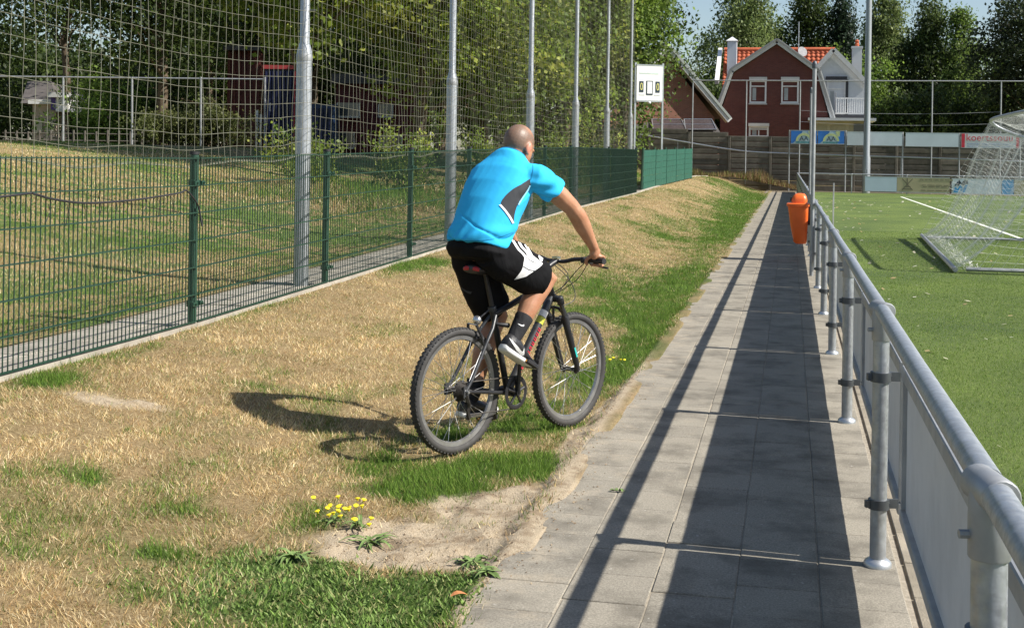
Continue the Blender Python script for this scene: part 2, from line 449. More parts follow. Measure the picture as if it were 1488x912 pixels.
for r in range(int(63.4 / ROWP)):
    for cidx in range(5):
        x = PX0 + PITCH * (cidx + .5) + random.uniform(-.002, .002); y = 1.2 + ROWP * (r + .5) + random.uniform(-.003, .003) + (ROWP / 2 if cidx % 2 else 0)
        z = random.gauss(0, .0008)
        if first <= r < first + 60:
            o = link('tile', TILES[random.randrange(4)], None, path, (x, y, z))
            o.rotation_euler = (random.gauss(0, .003), random.gauss(0, .003), random.gauss(0, .004)); count += 1
        else:
            n0 = len(far_v.v); far_v.box((x, y, z - .03), (.2875, .2955, .06)); far_r += [random.random()] * (len(far_v.v) - n0)
o = far_v.build('paving_tiles', TM, path, kind='stuff')
a = o.data.attributes.new('rnd', 'FLOAT', 'POINT'); a.data.foreach_set('value', far_r)

# --- sports field of artificial turf with its lines
m, t, b = new_mat('artificial_turf')
n1, n2, n3 = noise(t, .8, 5), noise(t, 95, 4, .8), noise(t, 14, 5, .7)
c = ramp(t, n2, [(.28, (.045, .072, .013)), (.52, (.115, .165, .032)), (.8, (.23, .28, .07))])
c = mix(t, c, (.16, .21, .045), ramp(t, n3, [(.45, (0, 0, 0)), (.75, (.55,) * 3)]))
c = mix(t, c, (.05, .085, .02), ramp(t, noise(t, .45, 6, .6, dist=.6), [(.38, (0, 0, 0)), (.62, (.75,) * 3)]))
t.links.new(c, b.inputs['Base Color']); b.inputs['Roughness'].default_value = .8; b.inputs['Specular IOR Level'].default_value = .3
bump(t, b, n2, .9, .02)
TURF = m
field = link('sports_field', grid_mesh('sports_field', np.linspace(1.03, 75, 40), np.linspace(-12, 69.0, 40), lambda X, Y: X * 0 - .012), TURF); tag(field, kind='structure')
LINE = M('line_white', (.66, .68, .60), .85, var=.2, scale=18, dirt=.45)
def sheet(p0, p1, wd, z):
    p0, p1 = Vector((*p0, z)), Vector((*p1, z)); d = (p1 - p0).normalized(); nrm = Vector((-d.y, d.x, 0)) * wd / 2
    q = MB(); q.add([p0 - nrm, p1 - nrm, p1 + nrm, p0 + nrm], [(0, 1, 2, 3)]); return q
for p0, p1, wd in [((4.72, 22.), (5.08, 62.2), .11), ((5.13, 62.2), (40, 62.6), .11), ((5.4, 61.0), (9.5, 61.1), .08)]:
    sheet(p0, p1, wd, -.008).build('painted_line', LINE, field)
# paved edging between rail and turf
KM = M('edge_concrete', (.27, .235, .18), .92, var=.28, scale=5, bmp=.5, bscale=120, spec=.2, rnd=.12, dirt=.5)
eb = MB(); eb.box((.735, 28.5, -.06), (.60, 81, .085)); edging = eb.build('paved_edging', SANDM, kind='structure')
em = []
for k in range(2):
    q = MB(); q.box((0, 0, -.02), (.286, .394, .05), bev=.004); me = q.mesh('paving_slab'); me.materials.append(KM); em.append(me)
rest = MB()
for r in range(170):
    for cidx in range(2):
        x, y, z = .59 + .295 * cidx, .5 + .40 * r, -.009 + random.gauss(0, .0015)
        if r < 75: link('paving_slab', em[r % 2], None, edging, (x, y, z))
        else: rest.box((x, y, z - .02), (.288, .396, .05))
rest.build('paving_slabs', KM, edging, kind='stuff')

# --- kerb and paved strip under the mesh fence
CON = M('kerb_concrete', (.34, .31, .26), .9, var=.22, scale=4, bmp=.35, bscale=90, spec=.2, rnd=.1, dirt=.4)
q = MB(); q.box((0, 0, -.10), (.07, .992, .24), bev=.006); kme = q.mesh('kerb_stone'); kme.materials.append(CON)
q = MB(); q.box((0, 0, -.03), (.292, .293, .06), bev=.004); sme = q.mesh('paving_slab'); sme.materials.append(CON)
sb = MB()
yy = np.arange(2, 68.01, 1.0)
for i in range(len(yy) - 1):
    z0, z1 = float(zfence(yy[i])) - .01, float(zfence(yy[i + 1])) - .01
    sb.add([(-5.04, yy[i], z0), (-4.26, yy[i], z0), (-4.26, yy[i + 1], z1), (-5.04, yy[i + 1], z1)], [(0, 1, 2, 3)])
strip = sb.build('fence_strip', SANDM, kind='structure')
for i in range(len(yy) - 1):
    z0, z1 = float(zfence(yy[i])), float(zfence(yy[i + 1]))
    o = link('kerb_stone', kme, None, strip, (-4.30, yy[i] + .5, (z0 + z1) / 2 + .012)); o.rotation_euler = (math.atan(z1 - z0), 0, 0)
rest = MB(); k = 0
for r in range(int((66 - 4) / .3)):
    y = 4 + r * .3
    for cidx in range(2):
        x = -4.495 - .30 * cidx; z = float(zfence(y)) + random.gauss(0, .002)
        if y < 22: link('paving_slab', sme, None, strip, (x, y, z))
        else: rest.box((x, y, z - .03), (.294, .295, .06))
rest.build('paving_slabs', CON, strip, kind='stuff')

# ------------------------------------------------------------------ grass
GM = attr_mat('grass_blades', .75, trans=.35, spec=.25)
def blades(name, P, h, wd, lean, colr, lab, parent=None, seed=1):
    """P (n,3) roots; one tapered triangle each"""
    r = np.random.default_rng(seed); n = len(P)
    a = r.uniform(0, 2 * np.pi, n); b_ = r.normal(0, 1.6, n) + 12 * fbm(P[:, 0] * 2.5, P[:, 1] * 2.5, 19, 3)
    side = np.stack([np.cos(a), np.sin(a), np.zeros(n)], -1) * (wd / 2)[:, None]
    tip = P + np.stack([np.cos(b_) * lean * h, np.sin(b_) * lean * h, np.sqrt(np.clip(1 - lean ** 2, .02, 1)) * h], -1)
    V = np.stack([P - side, P + side, tip], 1).reshape(-1, 3)
    Fc = np.arange(3 * n).reshape(-1, 3)
    Cc = np.repeat(colr, 3, 0).reshape(n, 3, 3).copy(); Cc[:, 2] *= 1.12
    me = np_mesh(name, V, Fc, False, col=Cc.reshape(-1, 3))
    o = link(name, me, GM, parent); return tag(o, label=lab, cat='grass', kind='stuff')
def pick(pal, n, r):
    pal = np.array(pal); return pal[r.integers(0, len(pal), n)] * r.uniform(.75, 1.25, (n, 1))
DRY = [(.55, .42, .22), (.62, .50, .29), (.46, .32, .15), (.34, .21, .09), (.68, .58, .37), (.40, .32, .14)]
GRN = [(.11, .20, .025), (.15, .25, .035), (.08, .15, .02), (.19, .27, .05), (.12, .21, .035)]
WED = [(.12, .20, .04), (.17, .27, .06), (.23, .33, .10), (.09, .15, .04), (.28, .30, .12)]
def scatter(x0, x1, y0, y1, dens, r):
    n = int((x1 - x0) * (y1 - y0) * dens); return r.uniform(x0, x1, n), r.uniform(y0, y1, n)
r = np.random.default_rng(5); Ps, Hs, Ws, Ls, Cs = [], [], [], [], []
for y0, y1, dens, wd in [(3.2, 7, 12500, .0036), (7, 10, 8000, .0042), (10, 15, 4200, .0048), (15, 26, 1900, .0075), (26, 45, 650, .013), (45, 68, 280, .020)]:
    x, y = scatter(-4.27, -.97, y0, y1, dens, r); n = len(x)
    g, s, wz = green_map(x, y), sand_map(x, y), weed_map(x, y)
    edge = smooth((-1.03 - x + .16 * (fbm(y * 2.2, x * 3, 41, 4) - .42)) / .05)
    keep = (r.random(n) > blobs_s(x, y, s)) & (r.random(n) < edge) & (r.random(n) < np.clip(2.4 * (fbm(x * 9, y * 7, 77, 4) - .22), .15, 1) + .6 * g)
    x, y, g, wz = x[keep], y[keep], g[keep], wz[keep]; n = len(x)
    isg = r.random(n) < g * .92 + .05
    c = np.where(isg[:, None], pick(GRN, n, r), pick(DRY, n, r))
    isw = isg & (r.random(n) < wz)
    c = np.where(isw[:, None], pick(WED, n, r), c)
    lum = .62 + 1.0 * fbm(x * 3.2, y * 2.6, 55, 5); c = c * np.where(isg, 1, lum)[:, None]
    h = np.where(isg, r.uniform(.020, .050, n) * (.7 + .6 * g), r.uniform(.016, .045, n))
    h = np.where(isw, r.uniform(.014, .034, n), h) * (.45 + 1.15 * fbm(x * 9, y * 8, 67, 3))
    ww = wd * r.uniform(.7, 1.4, n) * np.where(isw, 3.4, 1.0)
    le = np.where(isw, r.uniform(.45, .95, n), np.where(isg, r.uniform(.2, .85, n), r.uniform(.45, .98, n)))
    Ps.append(np.stack([x, y, zv(x, y) - .003], -1)); Hs.append(h); Ws.append(ww); Ls.append(le); Cs.append(c)
blades('verge_grass', np.concatenate(Ps), np.concatenate(Hs), np.concatenate(Ws), np.concatenate(Ls), np.concatenate(Cs), 'scorched straw-coloured grass with green patches on the verge', seed=6)
# lawn behind the fence
Ps, Hs, Ws, Cs = [], [], [], []
for x0, x1, y0, y1, dens, wd in [(-9, -5.02, 5, 14, 1500, .006), (-14, -5.02, 14, 26, 420, .012), (-18, -9, 7, 30, 240, .014), (-9, -5.05, 26, 64, 150, .022)]:
    x, y = scatter(x0, x1, y0, y1, dens, r); n = len(x)
    gg = np.clip((fbm(x * .5, y * .5, 91, 5) - .30) * 3.2, 0.15, .97)
    isg = r.random(n) < gg; Cs.append(np.where(isg[:, None], pick(GRN, n, r), pick(DRY, n, r)))
    tall = 1 + 4.5 * smooth((x + 10.5) / 1.5) * smooth((-6.0 - x) / 1.0) * smooth((y - 19) / 4)
    Hs.append(r.uniform(.02, .06, n) * tall); Ws.append(wd * r.uniform(.7, 1.4, n)); Ps.append(np.stack([x, y, zlawn(x, y) - .004], -1))
Hs = np.concatenate(Hs); blades('lawn_grass', np.concatenate(Ps), Hs, np.concatenate(Ws), r.uniform(.2, .85, len(Hs)), np.concatenate(Cs), 'dry and green grass on the mound behind the mesh fence', seed=9)
# turf fibres near the rail
Ps, Hs, Ws, Cs = [], [], [], []
for x0, x1, y0, y1, dens, wd in [(1.03, 3.2, 5, 11, 5200, .0038), (1.03, 4.5, 11, 18, 2200, .006), (1.03, 7, 18, 30, 620, .011)]:
    x, y = scatter(x0, x1, y0, y1, dens, r); n = len(x)
    Cs.append(pick([(.11, .19, .025), (.15, .24, .04), (.08, .14, .02), (.20, .28, .06), (.27, .32, .11)], n, r))
    Hs.append(r.uniform(.012, .026, n)); Ws.append(wd * r.uniform(.7, 1.3, n)); Ps.append(np.stack([x, y, np.full(n, -.014)], -1))
Hs = np.concatenate(Hs); blades('turf_fibres', np.concatenate(Ps), Hs, np.concatenate(Ws), r.uniform(.2, .9, len(Hs)), np.concatenate(Cs), 'short green artificial turf fibres on the sports field', seed=10)
# ================================================================== FENCES, RAILING, NETS
GALV = M('galvanised_steel', (.37, .39, .41), .45, .6, var=.20, scale=34, bmp=.06, bscale=80, rvar=.15, dirt=.22)
GALV2 = M('weathered_steel', (.36, .37, .38), .55, .6, var=.2, scale=7, rvar=.12, dirt=.35)
DGREEN = M('green_coated_steel', (.018, .055, .035), .4, .0, var=.3, scale=12, dirt=.3)
WIREG = M('green_wire', (.014, .045, .028), .45, .0, var=.3, scale=10)
RUBBER = M('black_rubber', (.018, .018, .02), .6, var=.3, scale=10)
CLAMPM = M('dark_clamp_steel', (.10, .11, .12), .5, .6, var=.2, scale=20)
ALU = M('brushed_aluminium', (.52, .54, .56), .38, .8, var=.1, scale=4, rvar=.1, dirt=.15)
WHITEP = M('white_paint', (.74, .74, .72), .5, var=.06, scale=5, dirt=.12)

# ---- welded mesh fence
FX = -4.30
fence = empty('mesh_fence', (FX, 8.68, float(zfence(8.68))), label='dark green welded wire mesh fence along the left of the dry verge', cat='fence')
PY = [8.68 + 2.745 * k for k in range(-2, 11)]
pm = MB(); pm.tube([(0, 0, -.25), (0, 0, 1.27)], .033, 12); pme = pm.mesh('post', True); pme.materials.append(DGREEN)
cm = MB(); cm.tube([(0, 0, 1.268), (0, 0, 1.29)], .037, 12); cme = cm.mesh('cap', True); cme.materials.append(RUBBER)
bmes = []
for z in (.17, 1.06):
    bm_ = MB(); bm_.tube([(0, 0, z - .022), (0, 0, z + .022)], .042, 12); bm_.box((.035, -.055, z), (.03, .05, .03)); bm_.box((.035, .055, z), (.03, .05, .03)); bm_.tube([(.03, -.05, z), (.065, -.05, z)], .008, 6); bm_.tube([(.03, .05, z), (.065, .05, z)], .008, 6)
    bme = bm_.mesh('bracket'); bme.materials.append(DGREEN); bmes.append(bme)
for y in PY:
    z = float(zfence(y))
    p = link('post', pme, None, fence, Vector((FX, y, z)) - fence.location)
    link('cap', cme, None, p, (0, 0, 0)); [link('bracket', b2, None, p, (0, 0, 0)) for b2 in bmes]
for i in range(len(PY) - 1):
    y0, y1 = PY[i], PY[i + 1]; z0, z1 = float(zfence(y0)) + .035, float(zfence(y1)) + .035
    L_ = y1 - y0; q = MB(); nW = int((L_ - .03) / .05)
    for k in range(nW + 1):
        y = y0 + .03 + k * (L_ - .06) / nW; z = z0 + (z1 - z0) * (y - y0) / L_
        w_ = .0030
        q.add([(FX + .036 + a * w_, y + b_ * w_, z + c_) for c_ in (0, 1.215) for a, b_ in ((-1, -1), (1, -1), (1, 1), (-1, 1))],
              [(0, 1, 5, 4), (1, 2, 6, 5), (2, 3, 7, 6), (3, 0, 4, 7), (4, 5, 6, 7)])
    q.build('wire_panel', WIREG, fence, kind='stuff')
    for k in range(7):
        zz = .005 + .2 * k
        h_ = MB()
        for dx in (.028, .044): h_.box((FX + dx, (y0 + y1) / 2, (z0 + z1) / 2 + zz), (.007, math.hypot(L_ - .02, z1 - z0), .007), Matrix.Rotation(math.atan2(z1 - z0, L_), 3, 'X'))
        h_.build('horizontal_wire', WIREG, fence)
# loose black cable tied along the fence
z0 = float(zfence(7)) + .01
pts = spline([(FX + .06, 5.4, 1.22), (FX + .05, 6.45, 1.27), (FX + .06, 6.55, 1.27), (FX + .055, 6.75, 1.235), (FX + .06, 7.1, 1.20), (FX + .06, 7.6, 1.20), (FX + .06, 8.0, 1.215), (FX + .06, 8.35, 1.235), (FX + .05, 8.45, 1.25), (FX + .055, 8.55, 1.20), (FX + .05, 8.66, 1.12), (FX + .07, 8.68, .98)], 4)
cab = MB(); cab.tube(pts, .007, 6)
for k in range(9): 
    y = 6.7 + k * .19; cab.tube([(FX + .062, y, 1.205), (FX + .066, y + .01, 1.16), (FX + .058, y + .02 * (k % 3 - 1), 1.10 - .03 * (k % 2))], .0025, 5)
cab.build('loose_cable', RUBBER, label='loose black cable dangling along the mesh fence near its left post', cat='cable')
# second, screened section past the gap
scr = empty('screened_fence', (-4.42, 38.6, float(zfence(38.6))), label='dark green screened fence section standing beyond the gap in the mesh fence', cat='fence')
SCR = M('green_screen_cloth', (.012, .085, .055), .6, var=.15, scale=2.5, bmp=.2, bscale=20)
n_ = 5; A_, B_ = Vector((-4.42, 38.6, 0)), Vector((-4.02, 53., 0))
for k in range(n_ + 1):
    p = A_.lerp(B_, k / n_); z = float(zfence(p.y)) - .02; lean = Vector((.04, 0, 0)) if k == 0 else Vector()
    q = MB(); q.tube([(p.x, p.y, z - .1), (p.x + lean.x, p.y, z + 1.3)], .04, 8); q.build('post', DGREEN, scr, True)
for k in range(n_):
    for j in range(6):
        p, p2 = A_.lerp(B_, (k + .02) / n_), A_.lerp(B_, (k + .98) / n_); za, zb = float(zfence(p.y)) + .02 + j * .2, float(zfence(p2.y)) + .02 + j * .2
        d = (p2 - p); q = MB()
        q.add([(p.x + .05, p.y, za), (p2.x + .05, p2.y, zb), (p2.x + .05 + .008, p2.y, zb + .193), (p.x + .05 + .008, p.y, za + .193),
               (p.x + .035, p.y, za), (p2.x + .035, p2.y, zb), (p2.x + .043, p2.y, zb + .193), (p.x + .043, p.y, za + .193)],
              [(0, 1, 2, 3), (7, 6, 5, 4), (0, 4, 5, 1), (3, 2, 6, 7), (0, 3, 7, 4), (1, 5, 6, 2)])
        q.build('screen_strip', SCR, scr)
# ---- tall net poles
NX = -4.52
POLEY = [6.1, 11.37, 16.75, 22.1, 26.95, 31.7, 36.45]
PLAB = ['thick grey steel net pole at the far left of the fence', 'thickest grey steel net pole beside the nearest fence posts', 'second tall grey net pole, left of the cyclist\'s shoulder', 'third tall grey net pole, rising behind the cyclist\'s head',
        'fourth tall grey net pole, right of the cyclist\'s head', 'fifth tall grey net pole along the fence', 'farthest thin grey net pole beside the scoreboard']
for y, lb in zip(POLEY, PLAB):
    z = float(zfence(y)); e = empty('net_pole', (NX, y, z), label=lb, cat='pole', group='tall net poles behind the fence')
    q = MB(); q.lathe((NX, y, z), [(.074, -.3), (.074, 2.18), (.070, 2.22), (.046, 2.30), (.044, 7.6)], n=18); q.build('shaft', GALV, e, True)
    q = MB(); q.lathe((NX, y, z), [(.076, 2.12), (.078, 2.14), (.078, 2.17), (.074, 2.19)], n=18); q.build('collar', GALV2, e, True)
    for zz in (1.02, 1.24, 2.6, 4.5): 
        q = MB(); q.tube([(NX + .05, y, z + zz), (NX + .11, y, z + zz)], .008, 6); q.build('net_hook', CLAMPM, e)
# ---- ball stop net
netE = empty('ball_stop_net', (NX + .1, 6., 1.6), label='grey square-mesh ball stop net strung between the tall poles', cat='net')
NETM = M('net_cord', (.19, .19, .14), .7, var=.35, scale=8)
def cords(polys, w_):
    """thin three-sided cords"""
    V, Fc = [], []; base = 0
    for P in polys:
        P = np.asarray(P, np.float32); k = len(P)
        d = np.gradient(P, axis=0); d /= np.linalg.norm(d, axis=1, keepdims=True) + 1e-9
        ref = np.where(np.abs(d[:, 2:3]) > .8, np.array([[0, 1., 0]]), np.array([[0, 0, 1.]]))
        x = np.cross(d, ref); x /= np.linalg.norm(x, axis=1, keepdims=True) + 1e-9; y = np.cross(d, x)
        ring = [P + w_ * (math.cos(a) * x + math.sin(a) * y) for a in (0, 2.094, 4.189)]
        V.append(np.stack(ring, 1).reshape(-1, 3)); i = np.arange(k - 1) * 3 + base
        for j in range(3):
            Fc.append(np.stack([i + j, i + (j + 1) % 3, i + 3 + (j + 1) % 3, i + 3 + j], -1))
        base += 3 * k
    return np.concatenate(V), np.concatenate(Fc)
def netpt(y, s):
    """s = height above the fence top"""
    y = np.asarray(y, float); s = np.asarray(s, float)
    zb = zfence(np.clip(y, 6, 37)) + 1.24
    ph = np.interp(y, POLEY, np.arange(len(POLEY))); f = ph - np.floor(ph)
    sag = 4 * f * (1 - f)
    x = NX + .10 + .10 * sag * (fbm(y * .5, s * .6, 61, 2) - .3) + .01 * np.sin(y * 9 + s * 5)
    z = zb + s - .05 * sag * (1 + .6 * np.sin(s * 1.7)) + .020 * (fbm(y * 2.3, s * 2.1, 62, 3) - .5) + .014 * np.exp(-((s) / .3) ** 2) * np.sin(y * 4.1)
    yy_ = y + .045 * (fbm(y * 1.1, s * .9, 63, 3) - .5) + .03 * np.sin(s * 1.1 + y * .4)
    return np.stack([x, yy_, z], -1)
polys = []
for s_ in np.arange(0, 5.6, .122): polys.append(netpt(np.arange(5.6, 36.6, .122), np.full(len(np.arange(5.6, 36.6, .122)), s_)))
for y in np.arange(5.6, 36.55, .122): polys.append(netpt(np.full(24, y), np.linspace(0, 5.55, 24)))
V, Fc = cords(polys, .0022)
o = link('netting', np_mesh('netting', V - np.array(netE.location), Fc), NETM, netE); tag(o, kind='stuff')
V, Fc = cords([netpt(np.arange(5.6, 36.6, .1), np.full(len(np.arange(5.6, 36.6, .1)), -.01))], .004)
o = link('bottom_rope', np_mesh('bottom_rope', V - np.array(netE.location), Fc), NETM, netE)

# ---- tubular railing with board brackets
RX, RH, SP = .345, .968, 2.72
RY = [5.01 + SP * k for k in range(-2, 24)]; RYE = RY[-1]
rail = empty('railing', (RX, 5.01, 0), label='galvanised tubular railing between the tiled path and the sports field', cat='railing')
q = MB(); q.tube([(0, 0, -.15), (0, 0, RH - .03)], .0305, 18); post_me = q.mesh('post', True); post_me.materials.append(GALV)
q = MB(); q.lathe((0, 0, 0), [(.052, .0), (.052, .014), (.046, .022), (.036, .028), (.0335, .030)], n=18); flange_me = q.mesh('foot_flange', True); flange_me.materials.append(ALU)
q = MB()
q.lathe((0, 0, RH - .115), [(.0345, 0), (.0360, .004), (.0360, .075), (.035, .10), (.030, .125)], n=18)
q.tube([(0, -.062, RH), (0, -.058, RH), (0, .058, RH), (0, .062, RH)], [.0295, .0325, .0325, .0295], 18)
q.tube([(-.03, 0, RH - .075), (-.052, 0, RH - .075)], .008, 8)
tee_me = q.mesh('tee_fitting', True); tee_me.materials.append(GALV2)
cl = []
for z in (.235, .715):
    q = MB(); q.tube([(0, 0, z - .018), (0, 0, z + .018)], .039, 16); q.box((.05, 0, z), (.05, .012, .034)); q.tube([(.035, -.02, z), (.035, .02, z)], .007, 6); q.box((-.042, 0, z), (.02, .02, .026))
    c = q.mesh('clamp', True); c.materials.append(CLAMPM); cl.append(c)
for y in RY:
    p = link('post', post_me, None, rail, Vector((RX, y, 0)) - rail.location)
    p.rotation_euler = (random.gauss(0, .004), random.gauss(0, .004), random.uniform(0, .3))
    link('foot_flange', flange_me, None, p); link('tee_fitting', tee_me, None, p)
    for c in cl: link('clamp', c, None, p)
for i in range(len(RY) - 1):
    q = MB(); q.tube([(RX, RY[i] + .05, RH), (RX, (RY[i] + RY[i + 1]) / 2, RH - .003), (RX, RY[i + 1] - .05, RH)], .0275, 18); q.build('top_rail', GALV, rail, True)
# boards hung on the field side of the railing
BOARD = M('grey_board_back', (.62, .62, .62), .5, var=.10, scale=3, bmp=.05, bscale=30, dirt=.4)
def hoarding(y0, y1, lab, x=RX + .095):
    e = empty('hoarding', (x, (y0 + y1) / 2, .19), label=lab, cat='hoarding', group='hoardings on the path railing')
    zc = .48; h = .58
    q = MB(); q.box((x, (y0 + y1) / 2, zc), (.006, y1 - y0 - .02, h - .04)); q.build('sheet', BOARD, e)
    for z, hh in ((.745, .052), (.212, .044)):
        q = MB(); q.box((x - .004, (y0 + y1) / 2, z), (.040, y1 - y0, hh), bev=.004); q.build('frame_rail', GALV2, e)
    for y in (y0 + .013, y1 - .013):
        q = MB(); q.box((x - .002, y, zc), (.034, .026, .48)); q.build('frame_stile', GALV2, e)
ORD = 'fourth fifth sixth seventh eighth ninth tenth eleventh twelfth thirteenth fourteenth fifteenth sixteenth seventeenth eighteenth nineteenth twentieth twenty-first twenty-second twenty-third twenty-fourth last'.split()
for i in range(len(RY) - 1):
    lab = ('grey hoarding at the lower right corner of the view' if i == 1 else 'grey hoarding behind the camera side of the railing' if i == 0 else
           'grey hoarding with a scuffed back, second along the path railing' if i == 2 else 'grey hoarding, third along the path railing from the front' if i == 3 else 'grey hoarding seen edge on, %s along the path railing from the front' % ORD[i - 4])
    hoarding(RY[i] + .03, RY[i + 1] - .05, lab)
# railing across the far end
frail = empty('railing', (RX, RYE, 0), label='galvanised railing across the far end of the sports field', cat='railing')
FXS = [RX + SP * k for k in range(1, 15)]
for x in FXS:
    p = link('post', post_me, None, frail, Vector((x, RYE, 0)) - frail.location); link('tee_fitting', tee_me, None, p).rotation_euler = (0, 0, rad(90))
for i in range(14):
    q = MB(); q.tube([(RX + SP * i + .04, RYE, RH), (RX + SP * (i + 1) - .04, RYE, RH)], .0275, 12); q.build('top_rail', GALV, frail, True)
# two tall slim poles in the railing
for x, y, h, rr, lb in ((RX - .05, 17.6, 2.80, .028, 'tall weathered steel pole standing against the railing in front of the bin'), (RX - .02, 22.4, 2.72, .018, 'slimmer steel pole with a ball top behind the orange bin')):
    e = empty('steel_pole', (x, y, 0), label=lb, cat='pole'); q = MB(); q.tube([(x, y, -.1), (x, y, h)], rr, 14); q.build('shaft', GALV2, e, True)
    q = MB(); q.lathe((x, y, h - .01), [(rr * 1.25, 0), (rr * 1.3, .05), (rr * .9, .09), (.01, .10)], n=14); q.build('cap', CLAMPM, e, True)
e = empty('stake', (1.0, 31, 0), label='thin upright stake at the edge of the field just beyond the railing', cat='stake')
q = MB(); q.tube([(1.0, 31, -.1), (1.0, 31, 1.05)], .016, 8); q.build('shaft', GALV2, e, True)
q = MB(); q.tube([(1.0, 31, .9), (1.0, 31.5, .9)], .006, 6); q.build('cross_wire', GALV2, e)

# ---- orange litter bin hung on the railing
ORANGE = M('orange_plastic', (.82, .145, .025), .38, var=.07, scale=5, dirt=.15)
bx, by = .12, 20.2
bn = empty('litter_bin', (bx, by, .27), label='orange plastic litter bin with domed lid hanging on the railing', cat='bin')
def rrect(cx, cy, z, hx, hy, rr=.05, n=5):
    pts = []
    for sx, sy, a0 in ((1, 1, 0), (-1, 1, 90), (-1, -1, 180), (1, -1, 270)):
        for k in range(n):
            a = rad(a0 + 90 * k / (n - 1)); pts.append(Vector((cx + sx * (hx - rr) + rr * math.cos(a), cy + sy * (hy - rr) + rr * math.sin(a), z)))
    return pts
q = MB(); q.rings([rrect(bx + .05, by, .27, .075, .11, .04), rrect(bx + .04, by, .30, .10, .135), rrect(bx + .02, by, .55, .13, .165), rrect(bx, by, .86, .155, .19), rrect(bx, by, .87, .14, .175)]); q.build('body', ORANGE, bn, True)
q = MB(); q.rings([rrect(bx, by, .845, .165, .20), rrect(bx, by, .85, .172, .207), rrect(bx, by, .885, .172, .207), rrect(bx, by, .895, .16, .195)]); q.build('rim', ORANGE, bn, True)
q = MB(); q.rings([rrect(bx + .02, by, .888, .12, .16, .06), rrect(bx + .02, by, .95, .118, .158, .06), rrect(bx + .025, by, 1.0, .10, .14, .06), rrect(bx + .03, by, 1.035, .07, .11, .05), rrect(bx + .035, by, 1.045, .03, .06, .03)]); q.build('lid', ORANGE, bn, True)
q = MB(); q.box((bx - .107, by, .955), (.02, .20, .06), Matrix.Rotation(.12, 3, 'Y')); q.build('slot', RUBBER, bn)
q = MB(); q.box((bx + .165, by, .72), (.05, .14, .32)); q.build('mount', RUBBER, bn)

# ---- portable goal with sagging net
GX, GT, GF = 2.45, 3.9, 4.85
goal = empty('football_goal', (3.6, 23., 0), label='portable football goal with grey sagging net on the artificial turf', cat='goal')
q = MB()
q.tube([(2.30, 18.95, .04), (2.70, 27.9, .04)], .035, 10); q.build('ground_bar', GALV2, goal, True)
q = MB(); q.tube(spline([(GF, 27.0, 1.98), (4.45, 27.05, 2.12), (4.1, 27.1, 2.27), (3.93, 27.0, 2.38), (3.88, 26.5, 2.44), (3.88, 24., 2.45), (3.88, 21, 2.44), (3.9, 19.3, 2.42), (4.0, 19.0, 2.36), (4.4, 18.95, 2.2), (GF, 19.0, 2.0)], 6), .035, 10); q.build('net_hoop', GALV, goal, True)
for y in (19.0, 27.0):
    q = MB(); q.tube([(GF, y, -.02), (GF, y, 2.46)], .058, 14); q.build('goal_post', WHITEP, goal, True)
    q = MB(); q.tube([(GF, y, .05), (GX + .25 * (y > 20), y, .05)], .03, 10); q.build('side_bar', GALV2, goal, True)
q = MB(); q.tube([(GF, 18.95, 2.44), (GF, 27.05, 2.44)], .06, 14); q.build('crossbar', WHITEP, goal, True)
q = MB(); q.tube([(3.88, 24.5, 2.44), (GF, 24.5, 2.44)], .012, 8); q.build('brace', ALU, goal, True)
def gb(s_, tt):
    """back net: s along goal, tt 0 ground .. 1 top"""
    s_, tt = np.asarray(s_, float), np.asarray(tt, float)
    G = np.stack([2.30 + .40 * s_, 18.95 + 8.95 * s_, 0 * s_ + .05], -1); T = np.stack([3.88 + 0 * s_, 18.98 + 8.05 * s_, 2.44 - .06 * np.abs(2 * s_ - 1) ** 8], -1)
    P = G * (1 - tt[..., None]) + T * tt[..., None]
    sag = np.sin(np.pi * tt) ** .8; P[..., 0] += .28 * sag * (1 - tt) + .05 * np.sin(9 * s_ + 3 * tt) * sag
    P[..., 2] -= .22 * sag * (.6 + .4 * np.sin(s_ * 21) ** 2); return P
polys = []
for s_ in np.linspace(0, 1, 84): polys.append(gb(np.full(24, s_), np.linspace(0, 1, 24)))
for tt in np.linspace(0, 1, 46): polys.append(gb(np.linspace(0, 1, 74), np.full(74, tt)))
for y, gx in ((18.97, 2.31), (27.05, 2.68)):            # ends
    def ge(a, c):
        a, c = np.asarray(a, float), np.asarray(c, float)
        xb = gx + (3.9 - gx) * c; x = xb + (GF - xb) * a; z = .05 + (2.36 - .4 * a) * c - .12 * np.sin(np.pi * a) * np.sin(np.pi * c)
        return np.stack([x, y + .25 * np.sin(np.pi * a) * np.sin(np.pi * c) * (1 if y > 20 else -1) * .6 + 0 * x + (.85 * (1 - c) * (1 - a) if y > 20 else 0), z], -1)
    for a in np.linspace(0, 1, 18): polys.append(ge(np.full(20, a), np.linspace(0, 1, 20)))
    for c in np.linspace(0, 1, 20): polys.append(ge(np.linspace(0, 1, 18), np.full(18, c)))
for s_ in np.linspace(0, 1, 68):                         # roof of the net
    polys.append(np.stack([np.linspace(3.88, GF, 7), np.full(7, 19 + 8 * s_), 2.44 - .25 * np.sin(np.pi * np.linspace(0, 1, 7)) * (.7 + .3 * math.sin(s_ * 17))], -1))
for a in np.linspace(0, 1, 9):
    ss = np.linspace(0, 1, 68); polys.append(np.stack([np.full(68, 3.88 + (GF - 3.88) * a), 19 + 8 * ss, 2.44 - .25 * math.sin(np.pi * a) * (.7 + .3 * np.sin(ss * 17))], -1))
